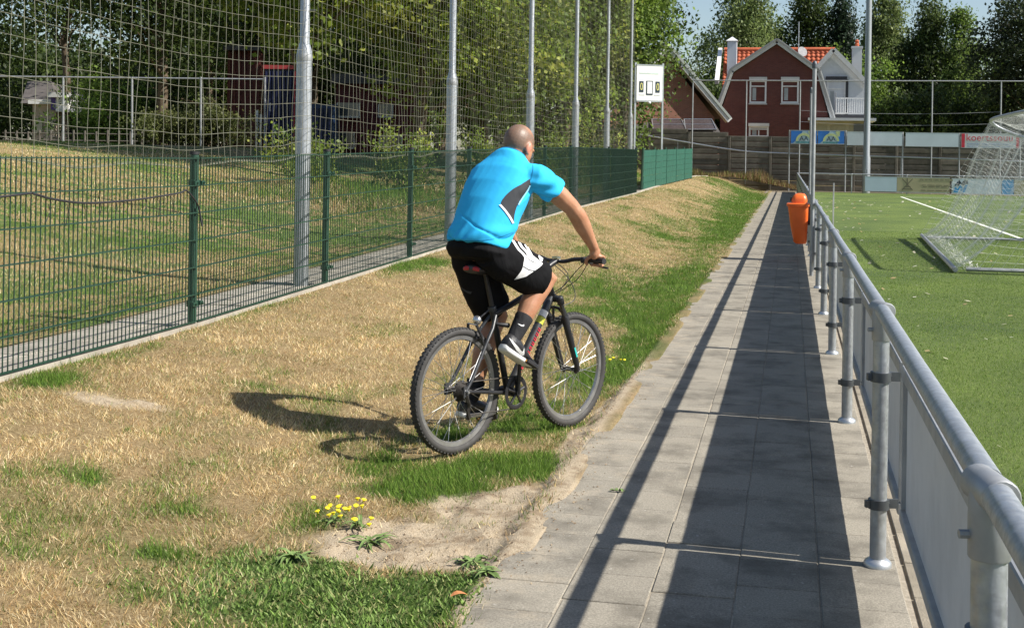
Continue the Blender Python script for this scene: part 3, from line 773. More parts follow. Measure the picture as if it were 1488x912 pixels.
for k in range(9):                                       # bunched slack along the ground bar
    ss = np.linspace(0, 1, 90); polys.append(np.stack([2.30 + .40 * ss + .12 + .07 * k / 3 * fbm(ss * 30, ss * 0 + k, 71, 3) + .03 * k * .5, 18.95 + 8.95 * ss, .03 + .08 * fbm(ss * 40, ss * 0 + k * 3, 72, 3)], -1))
V, Fc = cords(polys, .0021)
o = link('netting', np_mesh('netting', V - np.array(goal.location), Fc), M('goal_net_cord', (.80, .80, .76), .7, var=.1, scale=6), goal); tag(o, kind='stuff')
# ================================================================== FAR END: wall, boards, houses, mast
def at(px, py, Z):
    """world point seen at a photo position, at depth Z along the view axis"""
    d = unproject(px, py); k = Z / d.dot(Vector((-sa, ca, 0))); return Vector((0, 0, EYE)) + d * k
def aty(px, py, Y):
    d = unproject(px, py); return Vector((0, 0, EYE)) + d * (Y / d.y)
CFEN = M('old_concrete_board', (.155, .14, .115), .95, var=.3, scale=2.5, bmp=.4, bscale=25, spec=.15, rnd=.25, dirt=.6)
CFY = 70.6
cw = empty('concrete_board_wall', (0, CFY, 0), label='dark weathered concrete board wall closing off the far end of the path', cat='wall')
bw, bhh = 2.06, .30
q = MB(); q.box((0, 0, 0), (bw, .05, bhh - .012), bev=.006); q.box((0, -.028, .0), (bw - .1, .02, bhh - .09), bev=.006); bme = q.mesh('concrete_board'); bme.materials.append(CFEN)
q = MB(); q.box((0, 0, 0), (.14, .14, 3.6), bev=.01); q.box((0, 0, 1.83), (.16, .16, .05)); cpost = q.mesh('wall_post'); cpost.materials.append(CFEN)
xb = -16.5; k = 0
while xb < 34:
    top = 3.28 if xb < -6.5 else 3.12 if xb < -4.2 else 2.92 if xb < .2 else 3.0
    base = .35 if xb < -9 else -.1
    link('wall_post', cpost, None, cw, (xb, 0, top - 1.85)); nb = int((top - base) / bhh)
    for j in range(nb):
        o = link('concrete_board', bme, None, cw, (xb + bw / 2 + .07, random.gauss(0, .006), top - bhh * (j + .5))); o.rotation_euler = (random.gauss(0, .012), random.gauss(0, .003), 0)
    xb += bw + .14; k += 1
# ---- tall catch fence posts with top tube
cf = empty('catch_fence', (0, 69.6, 0), label='tall slim-tubed catch fence with a top bar in front of the houses', cat='fence')
tx = [aty(p, 118, 69.6).x for p in (1007, 1085, 1163, 1258, 1355, 1455, 1550)]
for x in tx:
    z0 = .5 if x < -2 else 0
    q = MB(); q.tube([(x, 69.6, z0 - .2), (x, 69.6, 5.9)], .038, 8); q.build('post', GALV2, cf, True)
for i in range(len(tx) - 1):
    q = MB(); q.tube([(tx[i], 69.6, 5.88), (tx[i + 1], 69.6, 5.88)], .032, 8); q.build('top_bar', GALV2, cf, True)
q = MB()
for z in (4.3, 3.7): q.tube(arc((tx[2], 69.6, z), (tx[5], 69.6, z), .15, 10), .008, 5)
q.build('tension_wires', GALV2, cf, kind='stuff')
pr_ = empty('pipe_rail', (-4, 69.9, 2.2), label='long sagging pale pipe running along the concrete board wall', cat='pipe')
pp = [aty(905, 191, 69.9), aty(975, 203, 69.9), aty(1075, 219, 69.9), aty(1145, 223, 69.9), aty(1260, 227, 69.9), aty(1390, 231, 69.9), aty(1600, 240, 69.9)]
q = MB(); q.tube(spline(pp, 4), .040, 8); q.build('pipe', ALU, pr_, True)
for p in (930, 985, 1310, 1420):
    a_ = aty(p, 200, 69.9); zz = min(spline(pp, 6), key=lambda v: abs(v.x - a_.x)).z
    q = MB(); q.tube([(a_.x, 69.9, zz), (a_.x, 69.9, max(zz - .55, .1) if p < 1100 else 0.)], .025, 6); q.build('bracket_post', GALV2, pr_, True)
# ---- raised advertising boards on posts
YB = 69.2
BLUE, DBLUE = M('board_blue', (.03, .17, .55), .45, var=.5, scale=.9), M('dark_print', (.015, .03, .05), .5, var=.1)
YEL = M('pale_yellow_print', (.55, .62, .30), .5, var=.2, scale=3); WHB = M('plain_white_board', (.62, .68, .74), .45, var=.05, scale=2, dirt=.15)
RED = M('red_print', (.62, .03, .06), .5, var=.1); GREYP = M('pale_print', (.62, .64, .62), .5, var=.1); SKYP = M('light_blue_print', (.05, .30, .62), .5, var=.15)
TAN = M('tan_board', (.42, .37, .23), .55, var=.08, scale=3, dirt=.2); TANP = M('dark_tan_print', (.17, .15, .10), .6, var=.1)
def board(name, x0, x1, z0, z1, y, mat, lab, posts=(), cat='sign'):
    e = empty(name, ((x0 + x1) / 2, y, z0), label=lab, cat=cat)
    q = MB(); q.box(((x0 + x1) / 2, y, (z0 + z1) / 2), (x1 - x0, .03, z1 - z0)); q.build('panel', mat, e)
    for zz in (z0, z1):
        q = MB(); q.box(((x0 + x1) / 2, y + .004, zz), (x1 - x0 + .03, .045, .03)); q.build('edge_strip', ALU, e)
    for xx in posts:
        q = MB(); q.tube([(xx, y + .06, -.1), (xx, y + .06, z1 + .02)], .04, 8); q.build('post', GALV2, e, True)
    return e
def flat(e, name, poly, y, mat, **kw):
    q = MB(); q.prism([(x, y, z) for x, z in poly], (0, -.004, 0)); return q.build(name, mat, e, **kw)
xw = lambda p: aty(p, 200, YB).x
zt, zb_ = 3.22, 2.52
for (a, b_, lab, ps) in ((1149.5, 1187, 'blue advertising board with AA emblem, left of the pair on the wall', (1147,)), (1188.5, 1227, 'blue advertising board with AA emblem, right of the pair on the wall', (1229,))):
    x0, x1 = xw(a), xw(b_); e = board('advertising_board', x0, x1, zt - .70, zt, YB, BLUE, lab, [xw(p) for p in ps]); e['group'] = 'blue AA boards'
    W_ = x1 - x0; cx = x0 + W_ * .50; y = YB - .0165
    flat(e, 'print_ground', [(x0 + .1, zb_ + .02), (x0 + W_ * .66, zb_ + .02), (x0 + W_ * .74, zb_ + .22), (x0 + W_ * .70, zt - .06), (x0 + W_ * .45, zt - .03), (x0 + W_ * .30, zb_ + .30)], y, M('board_pale', (.42, .55, .62), .5, var=.2, scale=2))
    ar = [(cx + .42 * math.cos(a_), zb_ + .14 + .42 * math.sin(a_)) for a_ in np.linspace(0, math.pi, 14)] + [(cx + .30 * math.cos(a_), zb_ + .14 + .30 * math.sin(a_)) for a_ in np.linspace(math.pi, 0, 14)]
    flat(e, 'arc_emblem', ar, y - .005, YEL)
    flat(e, 'yellow_flare', [(x0 + W_ * .66, zt - .03), (x0 + W_ * .84, zt - .03), (x0 + W_ * .82, zb_ + .40), (x0 + W_ * .74, zb_ + .38)], y - .005, YEL)
    text_mesh('lettering', 'AA', .34, DBLUE, e, (cx, y - .012, zb_ + .16), align='CENTER')
    flat(e, 'print_strip', [(cx - .42, zb_ + .03), (cx + .36, zb_ + .03), (cx + .36, zb_ + .12), (cx - .42, zb_ + .12)], y - .005, M('board_teal', (.10, .28, .32), .5, var=.5, scale=14))
board('advertising_board', xw(1231), xw(1311), zt - .74, zt - .04, YB, WHB, 'blank pale board crossed by the floodlight mast', [xw(1312)])
board('advertising_board', xw(1316), xw(1393), zt - .76, zt - .06, YB, WHB, 'blank pale board right of the floodlight mast', [xw(1394.5)])
x0, x1 = xw(1397), xw(1481)
e = board('advertising_board', x0, x1, zt - .80, zt - .06, YB, M('white_board', (.70, .70, .72), .5, var=.04, scale=2), 'white advertising board with red lettering behind the goal net', [xw(1483)])
y = YB - .0165
flat(e, 'red_bar', [(x0 + .01, zt - .79), (x0 + .17, zt - .79), (x0 + .17, zt - .07), (x0 + .01, zt - .07)], y, RED); flat(e, 'red_bar', [(x1 - .14, zt - .79), (x1 - .01, zt - .79), (x1 - .01, zt - .07), (x1 - .14, zt - .07)], y, RED)
text_mesh('lettering', 'koertssouu', .52, RED, e, (x0 + .25, y - .006, zt - .44), width=2.25, depth=.003)
for j, (zz, wd) in enumerate(((.60, 2.3), (.72, 2.2))): flat(e, 'small_print', [(x0 + .28, zt - zz - .035), (x0 + .28 + wd, zt - zz - .035), (x0 + .28 + wd, zt - zz + .03), (x0 + .28, zt - zz + .03)], y, M('small_blue_print', (.42, .47, .60), .5, var=.5, scale=18))
# low boards on the far railing
YL = RYE - .09; lx = lambda p: aty(p, 268, YL).x
board('hoarding', lx(1257), lx(1303), .12, .86, YL, M('pale_blue_board', (.50, .60, .70), .45, var=.04, scale=2), 'plain pale blue hoarding at the foot of the floodlight mast', cat='hoarding')
e = board('hoarding', lx(1303.6), lx(1380), .10, .86, YL, TAN, 'tan hoarding with a dark tool emblem and fine lettering', cat='hoarding'); x0 = lx(1303.6); y = YL - .0165
q = MB()
for a_, b_ in (((.25, .68), (.75, .12)), ((.75, .68), (.25, .12)), ((.50, .72), (.50, .30)), ((.28, .16), (.74, .16)), ((.36, .28), (.66, .28))):
    d = Vector((b_[0] - a_[0], 0, b_[1] - a_[1])); n_ = Vector((d.z, 0, -d.x)).normalized() * .022; A1, B1 = Vector((x0 + a_[0], y, .1 + a_[1])), Vector((x0 + b_[0], y, .1 + b_[1]))
    q.prism([A1 - n_, B1 - n_, B1 + n_, A1 + n_], (0, -.003 - .0006 * len(q.f), 0))
q.build('emblem', TANP, e, kind='stuff')
for j, (zz, xa, xc) in enumerate(((.70, 1.1, 2.75), (.46, 1.2, 2.6), (.38, 1.25, 2.55), (.20, 1.15, 2.7))):
    xx = xa
    while xx < xc:
        wd = random.uniform(.12, .38); flat(e, 'print_line', [(x0 + xx, zz), (x0 + min(xx + wd, xc), zz), (x0 + min(xx + wd, xc), zz + (.10 if j == 0 else .035)), (x0 + xx, zz + (.10 if j == 0 else .035))], y, TANP if j else M('faded_print', (.27, .25, .16), .6, var=.4, scale=20)); xx += wd + .07
e = board('hoarding', lx(1383), lx(1455), .08, .84, YL, M('white_hoarding', (.62, .67, .74), .45, var=.05, scale=2), 'white hoarding with a dark blue zigzag emblem behind the goal net', cat='hoarding'); x0 = lx(1383)
zig = [(.10, .08), (.30, .08), (.40, .34), (.48, .08), (.66, .08), (.78, .40), (.80, .68), (.66, .68), (.52, .44), (.50, .68), (.34, .68), (.14, .34)]
flat(e, 'zigzag_emblem', [(x0 + a_ * .9, .08 + b_) for a_, b_ in [(.10, .06), (.32, .06), (.44, .30), (.50, .06), (.70, .06), (.84, .44), (.70, .44), (.60, .24), (.48, .46), (.30, .22), (.20, .36), (.10, .22)]], y, SKYP)
flat(e, 'zigzag_emblem', [(x0 + a_ * .9, .08 + b_) for a_, b_ in [(.14, .40), (.40, .70), (.52, .52), (.66, .70), (.84, .70), (.86, .50), (.74, .50), (.60, .38), (.48, .52), (.34, .38), (.28, .48), (.20, .38)]], y - .004, DBLUE)
board('hoarding', lx(1456), lx(1473), .08, .84, YL, SKYP, 'small light blue hoarding behind the goal net', cat='hoarding')
board('hoarding', lx(1474), lx(1530), .08, .84, YL, TAN, 'tan and white hoarding at the right edge behind the goal net', cat='hoarding')
# ---- floodlight mast
mx = aty(1258.5, 270, 68.6).x
e = empty('floodlight_mast', (mx, 68.6, 0), label='tall grey steel floodlight mast at the far end of the field', cat='mast')
q = MB(); q.lathe((mx, 68.6, 0), [(.20, -.1), (.20, 1.8), (.165, 1.95), (.16, 6), (.13, 16)], n=16); q.build('shaft', GALV, e, True)
q = MB(); q.box((mx - .02, 68.6 - .20, 1.0), (.12, .02, .5)); q.build('access_door', GALV2, e)
q = MB(); q.box((mx, 68.6, 15.9), (2.4, .12, .12)); q.build('lamp_bracket', GALV2, e)
for k in (-1, 1):
    q = MB(); q.box((mx + k * .9, 68.5, 16.15), (.6, .25, .45), Matrix.Rotation(.5, 3, 'X'), bev=.03); q.build('floodlight', ALU, e)
# ---- scoreboard
c = Vector((-5.15, 47.0, 0)); th = rad(28); dx = Vector((math.cos(th), math.sin(th), 0)); nn = Vector((math.sin(th), -math.cos(th), 0)); zg = float(zfence(47)) 
e = empty('scoreboard', (c.x, c.y, zg), label='white scoreboard on two posts showing 0 and 0 under the tree', cat='scoreboard')
Rz = Matrix.Rotation(th, 3, 'Z')
def sbx(name, u, z, wd, hh, dep, off, mat, bev=0): q = MB(); q.box(c + dx * u + nn * off + Vector((0, 0, z)), (wd, dep, hh), Rz, bev=bev); return q.build(name, mat, e)
SBW = M('scoreboard_white', (.82, .83, .82), .4, var=.03, scale=2)
sbx('panel', 0, 4.36, 1.02, 1.28, .08, 0, SBW)
for u in (-.54, .54): sbx('post', u, 2.75, .065, 4.7, .065, -.02, ALU)
sbx('bottom_rail', 0, 3.69, 1.02, .05, .10, 0, ALU); sbx('top_rail', 0, 5.02, 1.02, .04, .10, 0, ALU)
for u, ch in ((-.32, '0'), (.32, '0')):
    sbx('digit_window', u, 4.22, .16, .40, .02, .042, DBLUE)
    text_mesh('digit', ch, .40, M('digit_yellow', (.75, .72, .25), .5, var=.1), e, c + dx * (u) + nn * .056 + Vector((0, 0, 4.09)), Matrix.Rotation(th, 4, 'Z') @ Matrix.Rotation(rad(90), 4, 'X') @ Matrix.Scale(.62, 4, (1, 0, 0)), align='CENTER')
sbx('period_frame', 0, 4.18, .25, .52, .02, .042, DBLUE); sbx('period_window', 0, 4.19, .19, .44, .02, .047, SBW)
q = MB(); q.ellipsoid(c + nn * .05 + Vector((0, 0, 3.63)), .06, .06, .05); q.build('signal_lamp', WHITEP, e, True)
for k in range(2): sbx('print_strip', -.3 + .6 * k, 3.92, .22, .035, .01, .042, GREYP)
sbx('print_strip', -.02, 4.72, .75, .05, .01, .042, M('faint_green_print', (.62, .74, .68), .5, var=.1))

# ------------------------------------------------------------------ houses
def brick_mat(name, c1, c2, mortar):
    m, t, b = new_mat(name); tc = N(t, 'ShaderNodeTexCoord'); mp = N(t, 'ShaderNodeMapping'); mp.inputs['Rotation'].default_value = (rad(90), 0, 0)
    t.links.new(tc.outputs['Object'], mp.inputs[0])
    br = N(t, 'ShaderNodeTexBrick'); t.links.new(mp.outputs[0], br.inputs['Vector'])
    br.inputs['Color1'].default_value = (*c1, 1); br.inputs['Color2'].default_value = (*c2, 1); br.inputs['Mortar'].default_value = (*mortar, 1)
    br.inputs['Scale'].default_value = 1.; br.inputs['Mortar Size'].default_value = .008; br.inputs['Brick Width'].default_value = .22; br.inputs['Row Height'].default_value = .065
    c = mix(t, br.outputs['Color'], (c1[0] * .5, c1[1] * .5, c1[2] * .5), ramp(t, noise(t, 1.2, 6, .65), [(.45, (0, 0, 0)), (.8, (.6,) * 3)]))
    t.links.new(c, b.inputs['Base Color']); b.inputs['Roughness'].default_value = .9; bump(t, b, br.outputs['Fac'], -.3, .01); return m
BRK = brick_mat('maroon_brick', (.155, .043, .034), (.115, .031, .026), (.12, .075, .06)); BRK2 = brick_mat('orange_brown_brick', (.26, .095, .055), (.20, .070, .042), (.22, .17, .13))
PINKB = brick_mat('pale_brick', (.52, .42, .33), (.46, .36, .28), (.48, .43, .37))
WREN = M('white_render', (.62, .64, .66), .8, var=.06, scale=1.5, dirt=.25); TRIM = M('grey_white_trim', (.58, .58, .56), .6, var=.08, scale=3, dirt=.25)
RTILE = M('orange_roof_tile', (.52, .12, .045), .7, var=.35, scale=2.2, bmp=.2, bscale=30, dirt=.35); SLATE = M('dark_roof_tile', (.085, .075, .07), .75, var=.3, scale=2, dirt=.3)
GLASS = M('window_glass', (.05, .065, .075), .08, var=.3, scale=.8, spec=.8, rvar=.03); CURT = M('curtain', (.35, .38, .38), .8, var=.25, scale=2)
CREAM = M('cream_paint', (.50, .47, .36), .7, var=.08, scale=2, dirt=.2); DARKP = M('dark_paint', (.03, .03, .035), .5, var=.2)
def window(e, x0, x1, z0, z1, y, frame_m=WHITEP, shutter=True, mullion=False, glass=GLASS):
    wd, hh = x1 - x0, z1 - z0; cx, cz = (x0 + x1) / 2, (z0 + z1) / 2
    w_ = MB(); w_.box((cx, y + .03, cz), (wd, .05, hh)); W_ = w_.build('window', glass, e); t_ = .10
    for px_, pz, sx_, sz_ in ((cx, z0 + t_ / 2, wd, t_), (cx, z1 - t_ / 2, wd, t_), (x0 + t_ / 2, cz, t_, hh - 2 * t_), (x1 - t_ / 2, cz, t_, hh - 2 * t_)):
        q = MB(); q.box((px_, y - .01, pz), (sx_, .09, sz_)); q.build('frame', frame_m, W_)
    q = MB(); q.box((cx, y - .012, z1 - hh * .26), (wd - 2 * t_, .07, .07)); q.build('transom', frame_m, W_)
    if mullion: q = MB(); q.box((cx, y - .013, z0 + hh * .36), (.07, .07, hh * .56)); q.build('mullion', frame_m, W_)
    if shutter: q = MB(); q.box((cx, y - .06, z1 + .10), (wd + .06, .18, .20)); q.build('shutter_box', TRIM, W_)
    q = MB(); q.box((cx, y - .05, z0 - .05), (wd + .10, .16, .07)); q.build('sill', TRIM, W_)
    q = MB(); q.box((cx - wd * .22, y + .001, cz - hh * .1), (wd * .22, .006, hh * .55)); q.build('curtain', CURT, W_)
    return W_
def bar(q, a, b_, th_, dep, up=(0, 0, 1)):
    a, b_ = Vector(a), Vector(b_); d = (b_ - a); L_ = d.length; d.normalize(); ang = math.atan2(d.z, d.x)
    q.box((a + b_) / 2, (L_, dep, th_), Matrix.Rotation(-ang, 3, 'Y'))
def tile_slope(name, o0, ux, uz, nu, nv, mat, e, tw=.30, tl=.34):
    """pantile surface: o0 bottom corner, ux along eave, uz up the slope"""
    o0, ux, uz = Vector(o0), Vector(ux), Vector(uz); nrm = ux.cross(uz).normalized()
    if nrm.z < 0: nrm = -nrm
    Lu, Lv = ux.length, uz.length; nu = max(1, int(Lu / tw)); nv = max(1, int(Lv / tl)); V, Fc = [], []
    us = np.linspace(0, 1, nu * 4 + 1)
    for j in range(nv):
        b0 = len(V)
        for vv, lift in ((j / nv, .05), ((j + 1.06) / nv, .0)):
            for i, uu in enumerate(us): V.append(tuple(o0 + ux * uu + uz * min(vv, 1) + nrm * (lift + .035 * math.sin(i * math.pi / 2) + .01)))
        n_ = len(us)
        for i in range(n_ - 1): Fc.append((b0 + i, b0 + i + 1, b0 + n_ + i + 1, b0 + n_ + i))
        # riser
        b1 = len(V)
        for uu in us: V.append(tuple(o0 + ux * uu + uz * (j / nv) + nrm * .0))
        for i in range(n_ - 1): Fc.append((b1 + i, b1 + i + 1, b0 + i + 1, b0 + i))
    o = link(name, np_mesh(name, np.array(V) - np.array(wloc(e)), np.array(Fc)), mat, e); return tag(o, kind='stuff')

# maroon gambrel house
HY = 80.0; hx = lambda p, pz=100, Y=HY: (aty(p, pz, Y).x, aty(p, pz, Y).z)
ridge, kl, kr, el, er = hx(1129, 60), hx(1063, 103), hx(1190, 104), hx(1041, 165), hx(1212, 178)
hs = empty('brick_house', (-1, HY, 0), label='dark maroon brick house with gambrel gable and orange tiled roof', cat='house')
q = MB(); q.prism([(el[0] + .25, HY, 0), (er[0] - .25, HY, 0), (er[0] - .25, HY, er[1]), (kr[0] - .12, HY, kr[1] - .15), (ridge[0], HY, ridge[1] - .22), (kl[0] + .12, HY, kl[1] - .15), (el[0] + .25, HY, el[1])], (0, 6.5, 0)); q.build('wall', BRK, hs)
for A1, B1 in ((el, kl), (kl, ridge), (ridge, kr), (kr, er)):
    q = MB(); bar(q, (A1[0], HY - .15, A1[1]), (B1[0], HY - .15, B1[1]), .30, .28); q.build('barge_board', TRIM, hs)
    q = MB(); bar(q, (A1[0], HY - .30, A1[1] + .10), (B1[0], HY - .30, B1[1] + .10), .10, .10); q.build('verge_strip', M('grey_verge', (.30, .30, .29), .6, var=.1), hs)
    q = MB(); a1, b1 = Vector((A1[0], HY, A1[1] + .10)), Vector((B1[0], HY, B1[1] + .10)); d = (b1 - a1); n_ = Vector((-d.z, 0, d.x)).normalized()
    if n_.z < 0: n_ = -n_
    q.prism([a1, b1, b1 + n_ * .10, a1 + n_ * .10], (0, 6.5, 0)); q.build('wing_roof', SLATE, hs)
def hwin(p0, p1, q0, q1, **kw):
    a_, b_ = aty(p0, q1, HY), aty(p1, q0, HY); return window(hs, a_.x, b_.x, a_.z, b_.z, HY, **kw)
hwin(1089, 1114, 117, 150); hwin(1135, 1161, 117, 150, glass=M('pale_window_glass', (.16, .22, .26), .1, var=.4, scale=1.5, spec=.8)); hwin(1088, 1117, 184, 199, mullion=True)
# main roof behind, sloping towards the path
a_, b_ = aty(1047, 150, 84), aty(1215, 150, 84); zr = aty(1100, 73, 87.5).z
tile_slope('roof_tiles', (a_.x, 83.5, 4.1), (b_.x - a_.x, 0, 0), (0, 4.2, zr - 4.1), 1, 1, RTILE, hs)
q = MB(); q.prism([(a_.x, 83.5, 4.0), (a_.x, 87.7, zr - .05), (a_.x, 91.9, 4.0), (a_.x, 91.9, 0), (a_.x, 83.5, 0)], (b_.x - a_.x - .1, 0, 0)); q.build('rear_wall', BRK, hs)
q = MB(); q.tube([(a_.x, 87.7, zr + .05), (b_.x, 87.7, zr + .05)], .14, 8); q.build('ridge_cap', RTILE, hs)
p0, p1 = aty(1046, 118, 83.4), aty(1047, 73, 86.8); q = MB(); q.box(((p0.x + p1.x) / 2 - .12, 85.4, (p0.z + p1.z) / 2), (.26, 4.4, .25), Matrix.Rotation(math.atan2(p1.z - p0.z, 3.4), 3, 'X')); q.build('verge_board', WHITEP, hs)
c1 = aty(1064, 72, 86.5)
q = MB(); q.box((c1.x, 86.5, c1.z - .55), (.62, .62, 2.2)); ch = q.build('chimney', WREN, hs)
q = MB(); q.add([(c1.x - .4, 86.1, c1.z + .55), (c1.x + .4, 86.1, c1.z + .55), (c1.x + .4, 86.9, c1.z + .55), (c1.x - .4, 86.9, c1.z + .55), (c1.x, 86.5, c1.z + .85)], [(3, 2, 1, 0), (0, 1, 4), (1, 2, 4), (2, 3, 4), (3, 0, 4)]); q.build('chimney_cap', WREN, ch)
d1 = aty(1165, 76, 86); q = MB(); q.lathe((d1.x, 86, d1.z), [(.02, 0), (.20, .03), (.33, .10), (.34, .11)], axis=(.5, -.8, .3), n=16); dish = q.build('satellite_dish', M('dish_grey', (.20, .20, .21), .6), hs, True)
q = MB(); q.tube([(d1.x, 86, d1.z), (d1.x, 86.1, d1.z - 1)], .03, 6); q.build('dish_mast', GALV2, dish)
a1 = aty(1161, 32, 87); q = MB(); q.tube([(a1.x, 87, a1.z), (a1.x, 87, zr - .3)], .035, 6); q.build('antenna_mast', GALV, hs)
# white gable house to the right
WY = 82.0
wh = empty('white_house', (4, WY, 0), label='white rendered gable house with slatted balcony right of the maroon house', cat='house')
pk, wl, wr = hx(1211, 73, WY), hx(1183, 104, WY), hx(1262, 124, WY); zfl = aty(1230, 168, WY).z
q = MB(); q.prism([(wl[0], WY, 0), (wr[0], WY, 0), (wr[0], WY, wr[1] - .1), (pk[0], WY, pk[1] - .15), (wl[0], WY, wl[1] - .1)], (0, 7, 0)); q.build('wall', WREN, wh)
for A1, B1 in ((wl, pk), (pk, wr)):
    q = MB(); bar(q, (A1[0], WY - .2, A1[1]), (B1[0], WY - .2, B1[1]), .28, .35); q.build('barge_board', TRIM, wh)
    q = MB(); a1_, b1_ = Vector((A1[0], WY, A1[1] + .05)), Vector((B1[0], WY, B1[1] + .05)); d = b1_ - a1_; n_ = Vector((-d.z, 0, d.x)).normalized(); n_ = n_ if n_.z > 0 else -n_
    q.prism([a1_, b1_, b1_ + n_ * .1, a1_ + n_ * .1], (0, 7, 0)); q.build('roof', SLATE, wh)
a_, b_ = aty(1201, 166, WY), aty(1229, 116, WY); dd = window(wh, a_.x, b_.x, a_.z, b_.z, WY, frame_m=WHITEP, shutter=False, mullion=True)
q = MB(); q.box(((a_.x + b_.x) / 2, WY - .08, b_.z + .08), (b_.x - a_.x + .15, .25, .22)); q.build('door_hood', DARKP, wh)
q = MB(); q.box((b_.x + .08, WY - .03, (a_.z + b_.z) / 2), (.16, .12, b_.z - a_.z)); q.build('door_jamb', DARKP, wh)
bl, br = aty(1205, 170, WY - 1.4).x, aty(1259, 170, WY - 1.4).x
q = MB(); q.box(((bl + br) / 2, WY - .75, zfl - .15), (br - bl, 1.5, .3)); q.build('balcony_floor', DARKP, wh)
zb1, zb2 = aty(1236, 166, WY - 1.4).z, aty(1236, 143, WY - 1.4).z; b2l = aty(1214, 160, WY - 1.4).x
for zz in (zb1 + .05, zb2): q = MB(); q.box(((b2l + br) / 2, WY - 1.42, zz), (br - b2l, .07, .07)); q.build('balcony_rail', WHITEP, wh)
k = 0
while b2l + .05 + k * .135 < br:
    q = MB(); q.box((b2l + .05 + k * .135, WY - 1.42, (zb1 + zb2) / 2), (.065, .04, zb2 - zb1 - .08)); q.build('balcony_slat', WHITEP, wh); k += 1
x0, x1 = aty(1174, 176, WY - 2.5).x, aty(1272, 176, WY - 2.5).x; zc = aty(1220, 174, WY - 2.5).z
q = MB(); q.box(((x0 + x1) / 2, WY - 1.6, zc), (x1 - x0, 3.4, .16)); q.build('canopy_roof', WREN, wh)
q = MB(); q.box(((x0 + x1) / 2 - .1, WY - 1.2, zc - .55), (x1 - x0 - .8, 2.4, .9)); q.build('canopy_wall', CREAM, wh)
for k in range(3): q = MB(); q.box((x0 + .7 + k * 1.1, WY - 2.42, zc - .6), (.9, .05, .5)); q.build('canopy_panel', M('cream_panel', (.38, .36, .26), .6, var=.1), wh)
q = MB(); q.box((x1 - .9, WY - 2.43, zc - .62), (.7, .06, .75)); q.build('canopy_window', GLASS, wh)
c2 = aty(1245, 90, 86); q = MB(); q.box((c2.x, 86, c2.z - .4), (.62, .62, 2.6)); ch = q.build('chimney', WREN, wh)
q = MB(); q.box((c2.x, 86, c2.z + .93), (.72, .72, .12)); q.build('chimney_cap', WREN, ch)
q = MB(); q.lathe((c2.x, 86, c2.z + .98), [(.13, 0), (.15, .15), (.10, .22), (.14, .38), (.05, .46)], n=10); q.build('chimney_pot', RTILE, ch)
# barn with slanting verge and solar panels
th = rad(22); BY = 75.; pv = aty(1056, 178, BY); pk_ = aty(971, 72, BY)
bn2 = empty('brick_barn', (pv.x, BY, 0), th, label='orange-brown brick barn with one long pale verge board beside the house', cat='barn')
wdt = (pv.x - pk_.x) / math.cos(th) * 1.02; zv1, zp = pv.z + .1, pk_.z
def bloc(u, z, dep=0): return (-u, dep, z)
q = MB(); q.prism([(0.1 - .75, 0, 0), (-2 * wdt, 0, 0), (-2 * wdt, 0, zv1), (-wdt, 0, zp - .35), (-.75, 0, zv1 + .15)], (0, 12, 0))
def lbuild(q, name, mat, e, sm=False, **kw):
    me = q.mesh(name, sm); me.materials.append(mat); o = link(name, me, None, e); return tag(o, **kw)
lbuild(q, 'wall', BRK2, bn2)
for a_, b_ in (((0, zv1), (-wdt, zp)), ((-wdt, zp), (-2 * wdt, zv1))):
    q = MB(); bar(q, (a_[0], -.35, a_[1]), (b_[0], -.35, b_[1]), .34, .5); lbuild(q, 'barge_board', TRIM, bn2)
    q = MB(); bar(q, (a_[0], -.62, a_[1] + .13), (b_[0], -.62, b_[1] + .13), .12, .08); lbuild(q, 'verge_strip', M('grey_green_verge', (.26, .29, .27), .6, var=.1), bn2)
    q = MB(); A1, B1 = Vector((a_[0], -.5, a_[1] + .15)), Vector((b_[0], -.5, b_[1] + .15)); d = B1 - A1; n_ = Vector((-d.z, 0, d.x)).normalized(); n_ = n_ if n_.z > 0 else -n_
    q.prism([A1, B1, B1 + n_ * .12, A1 + n_ * .12], (0, 12.5, 0)); lbuild(q, 'roof', SLATE, bn2)
# lean-to with solar panels in front of the barn
le = empty('lean_to', (-6.2, 72.6, 0), label='low lean-to roof carrying two framed solar panels behind the wall', cat='shed')
A1, B1, C1, D1 = aty(946, 193, 72.2), aty(1047, 193, 72.2), aty(1036, 175, 73.4), aty(945, 175, 73.4)
A1 = Vector((A1.x - 3, A1.y, A1.z)); D1 = Vector((D1.x - 3, D1.y, D1.z))
q = MB(); q.add([A1, B1, C1, D1] + [p - Vector((0, 0, .12)) for p in (A1, B1, C1, D1)], [(0, 1, 2, 3), (7, 6, 5, 4), (0, 4, 5, 1), (1, 5, 6, 2), (2, 6, 7, 3), (3, 7, 4, 0)]); q.build('roof', SLATE, le)
q = MB(); q.box(((A1.x + B1.x) / 2, 73.1, (A1.z - .2) / 2), (B1.x - A1.x - .3, 1.2, A1.z - .2)); q.build('wall', BRK2, le)
SOLAR = M('solar_glass', (.075, .06, .06), .25, var=.15, scale=2, spec=.6)
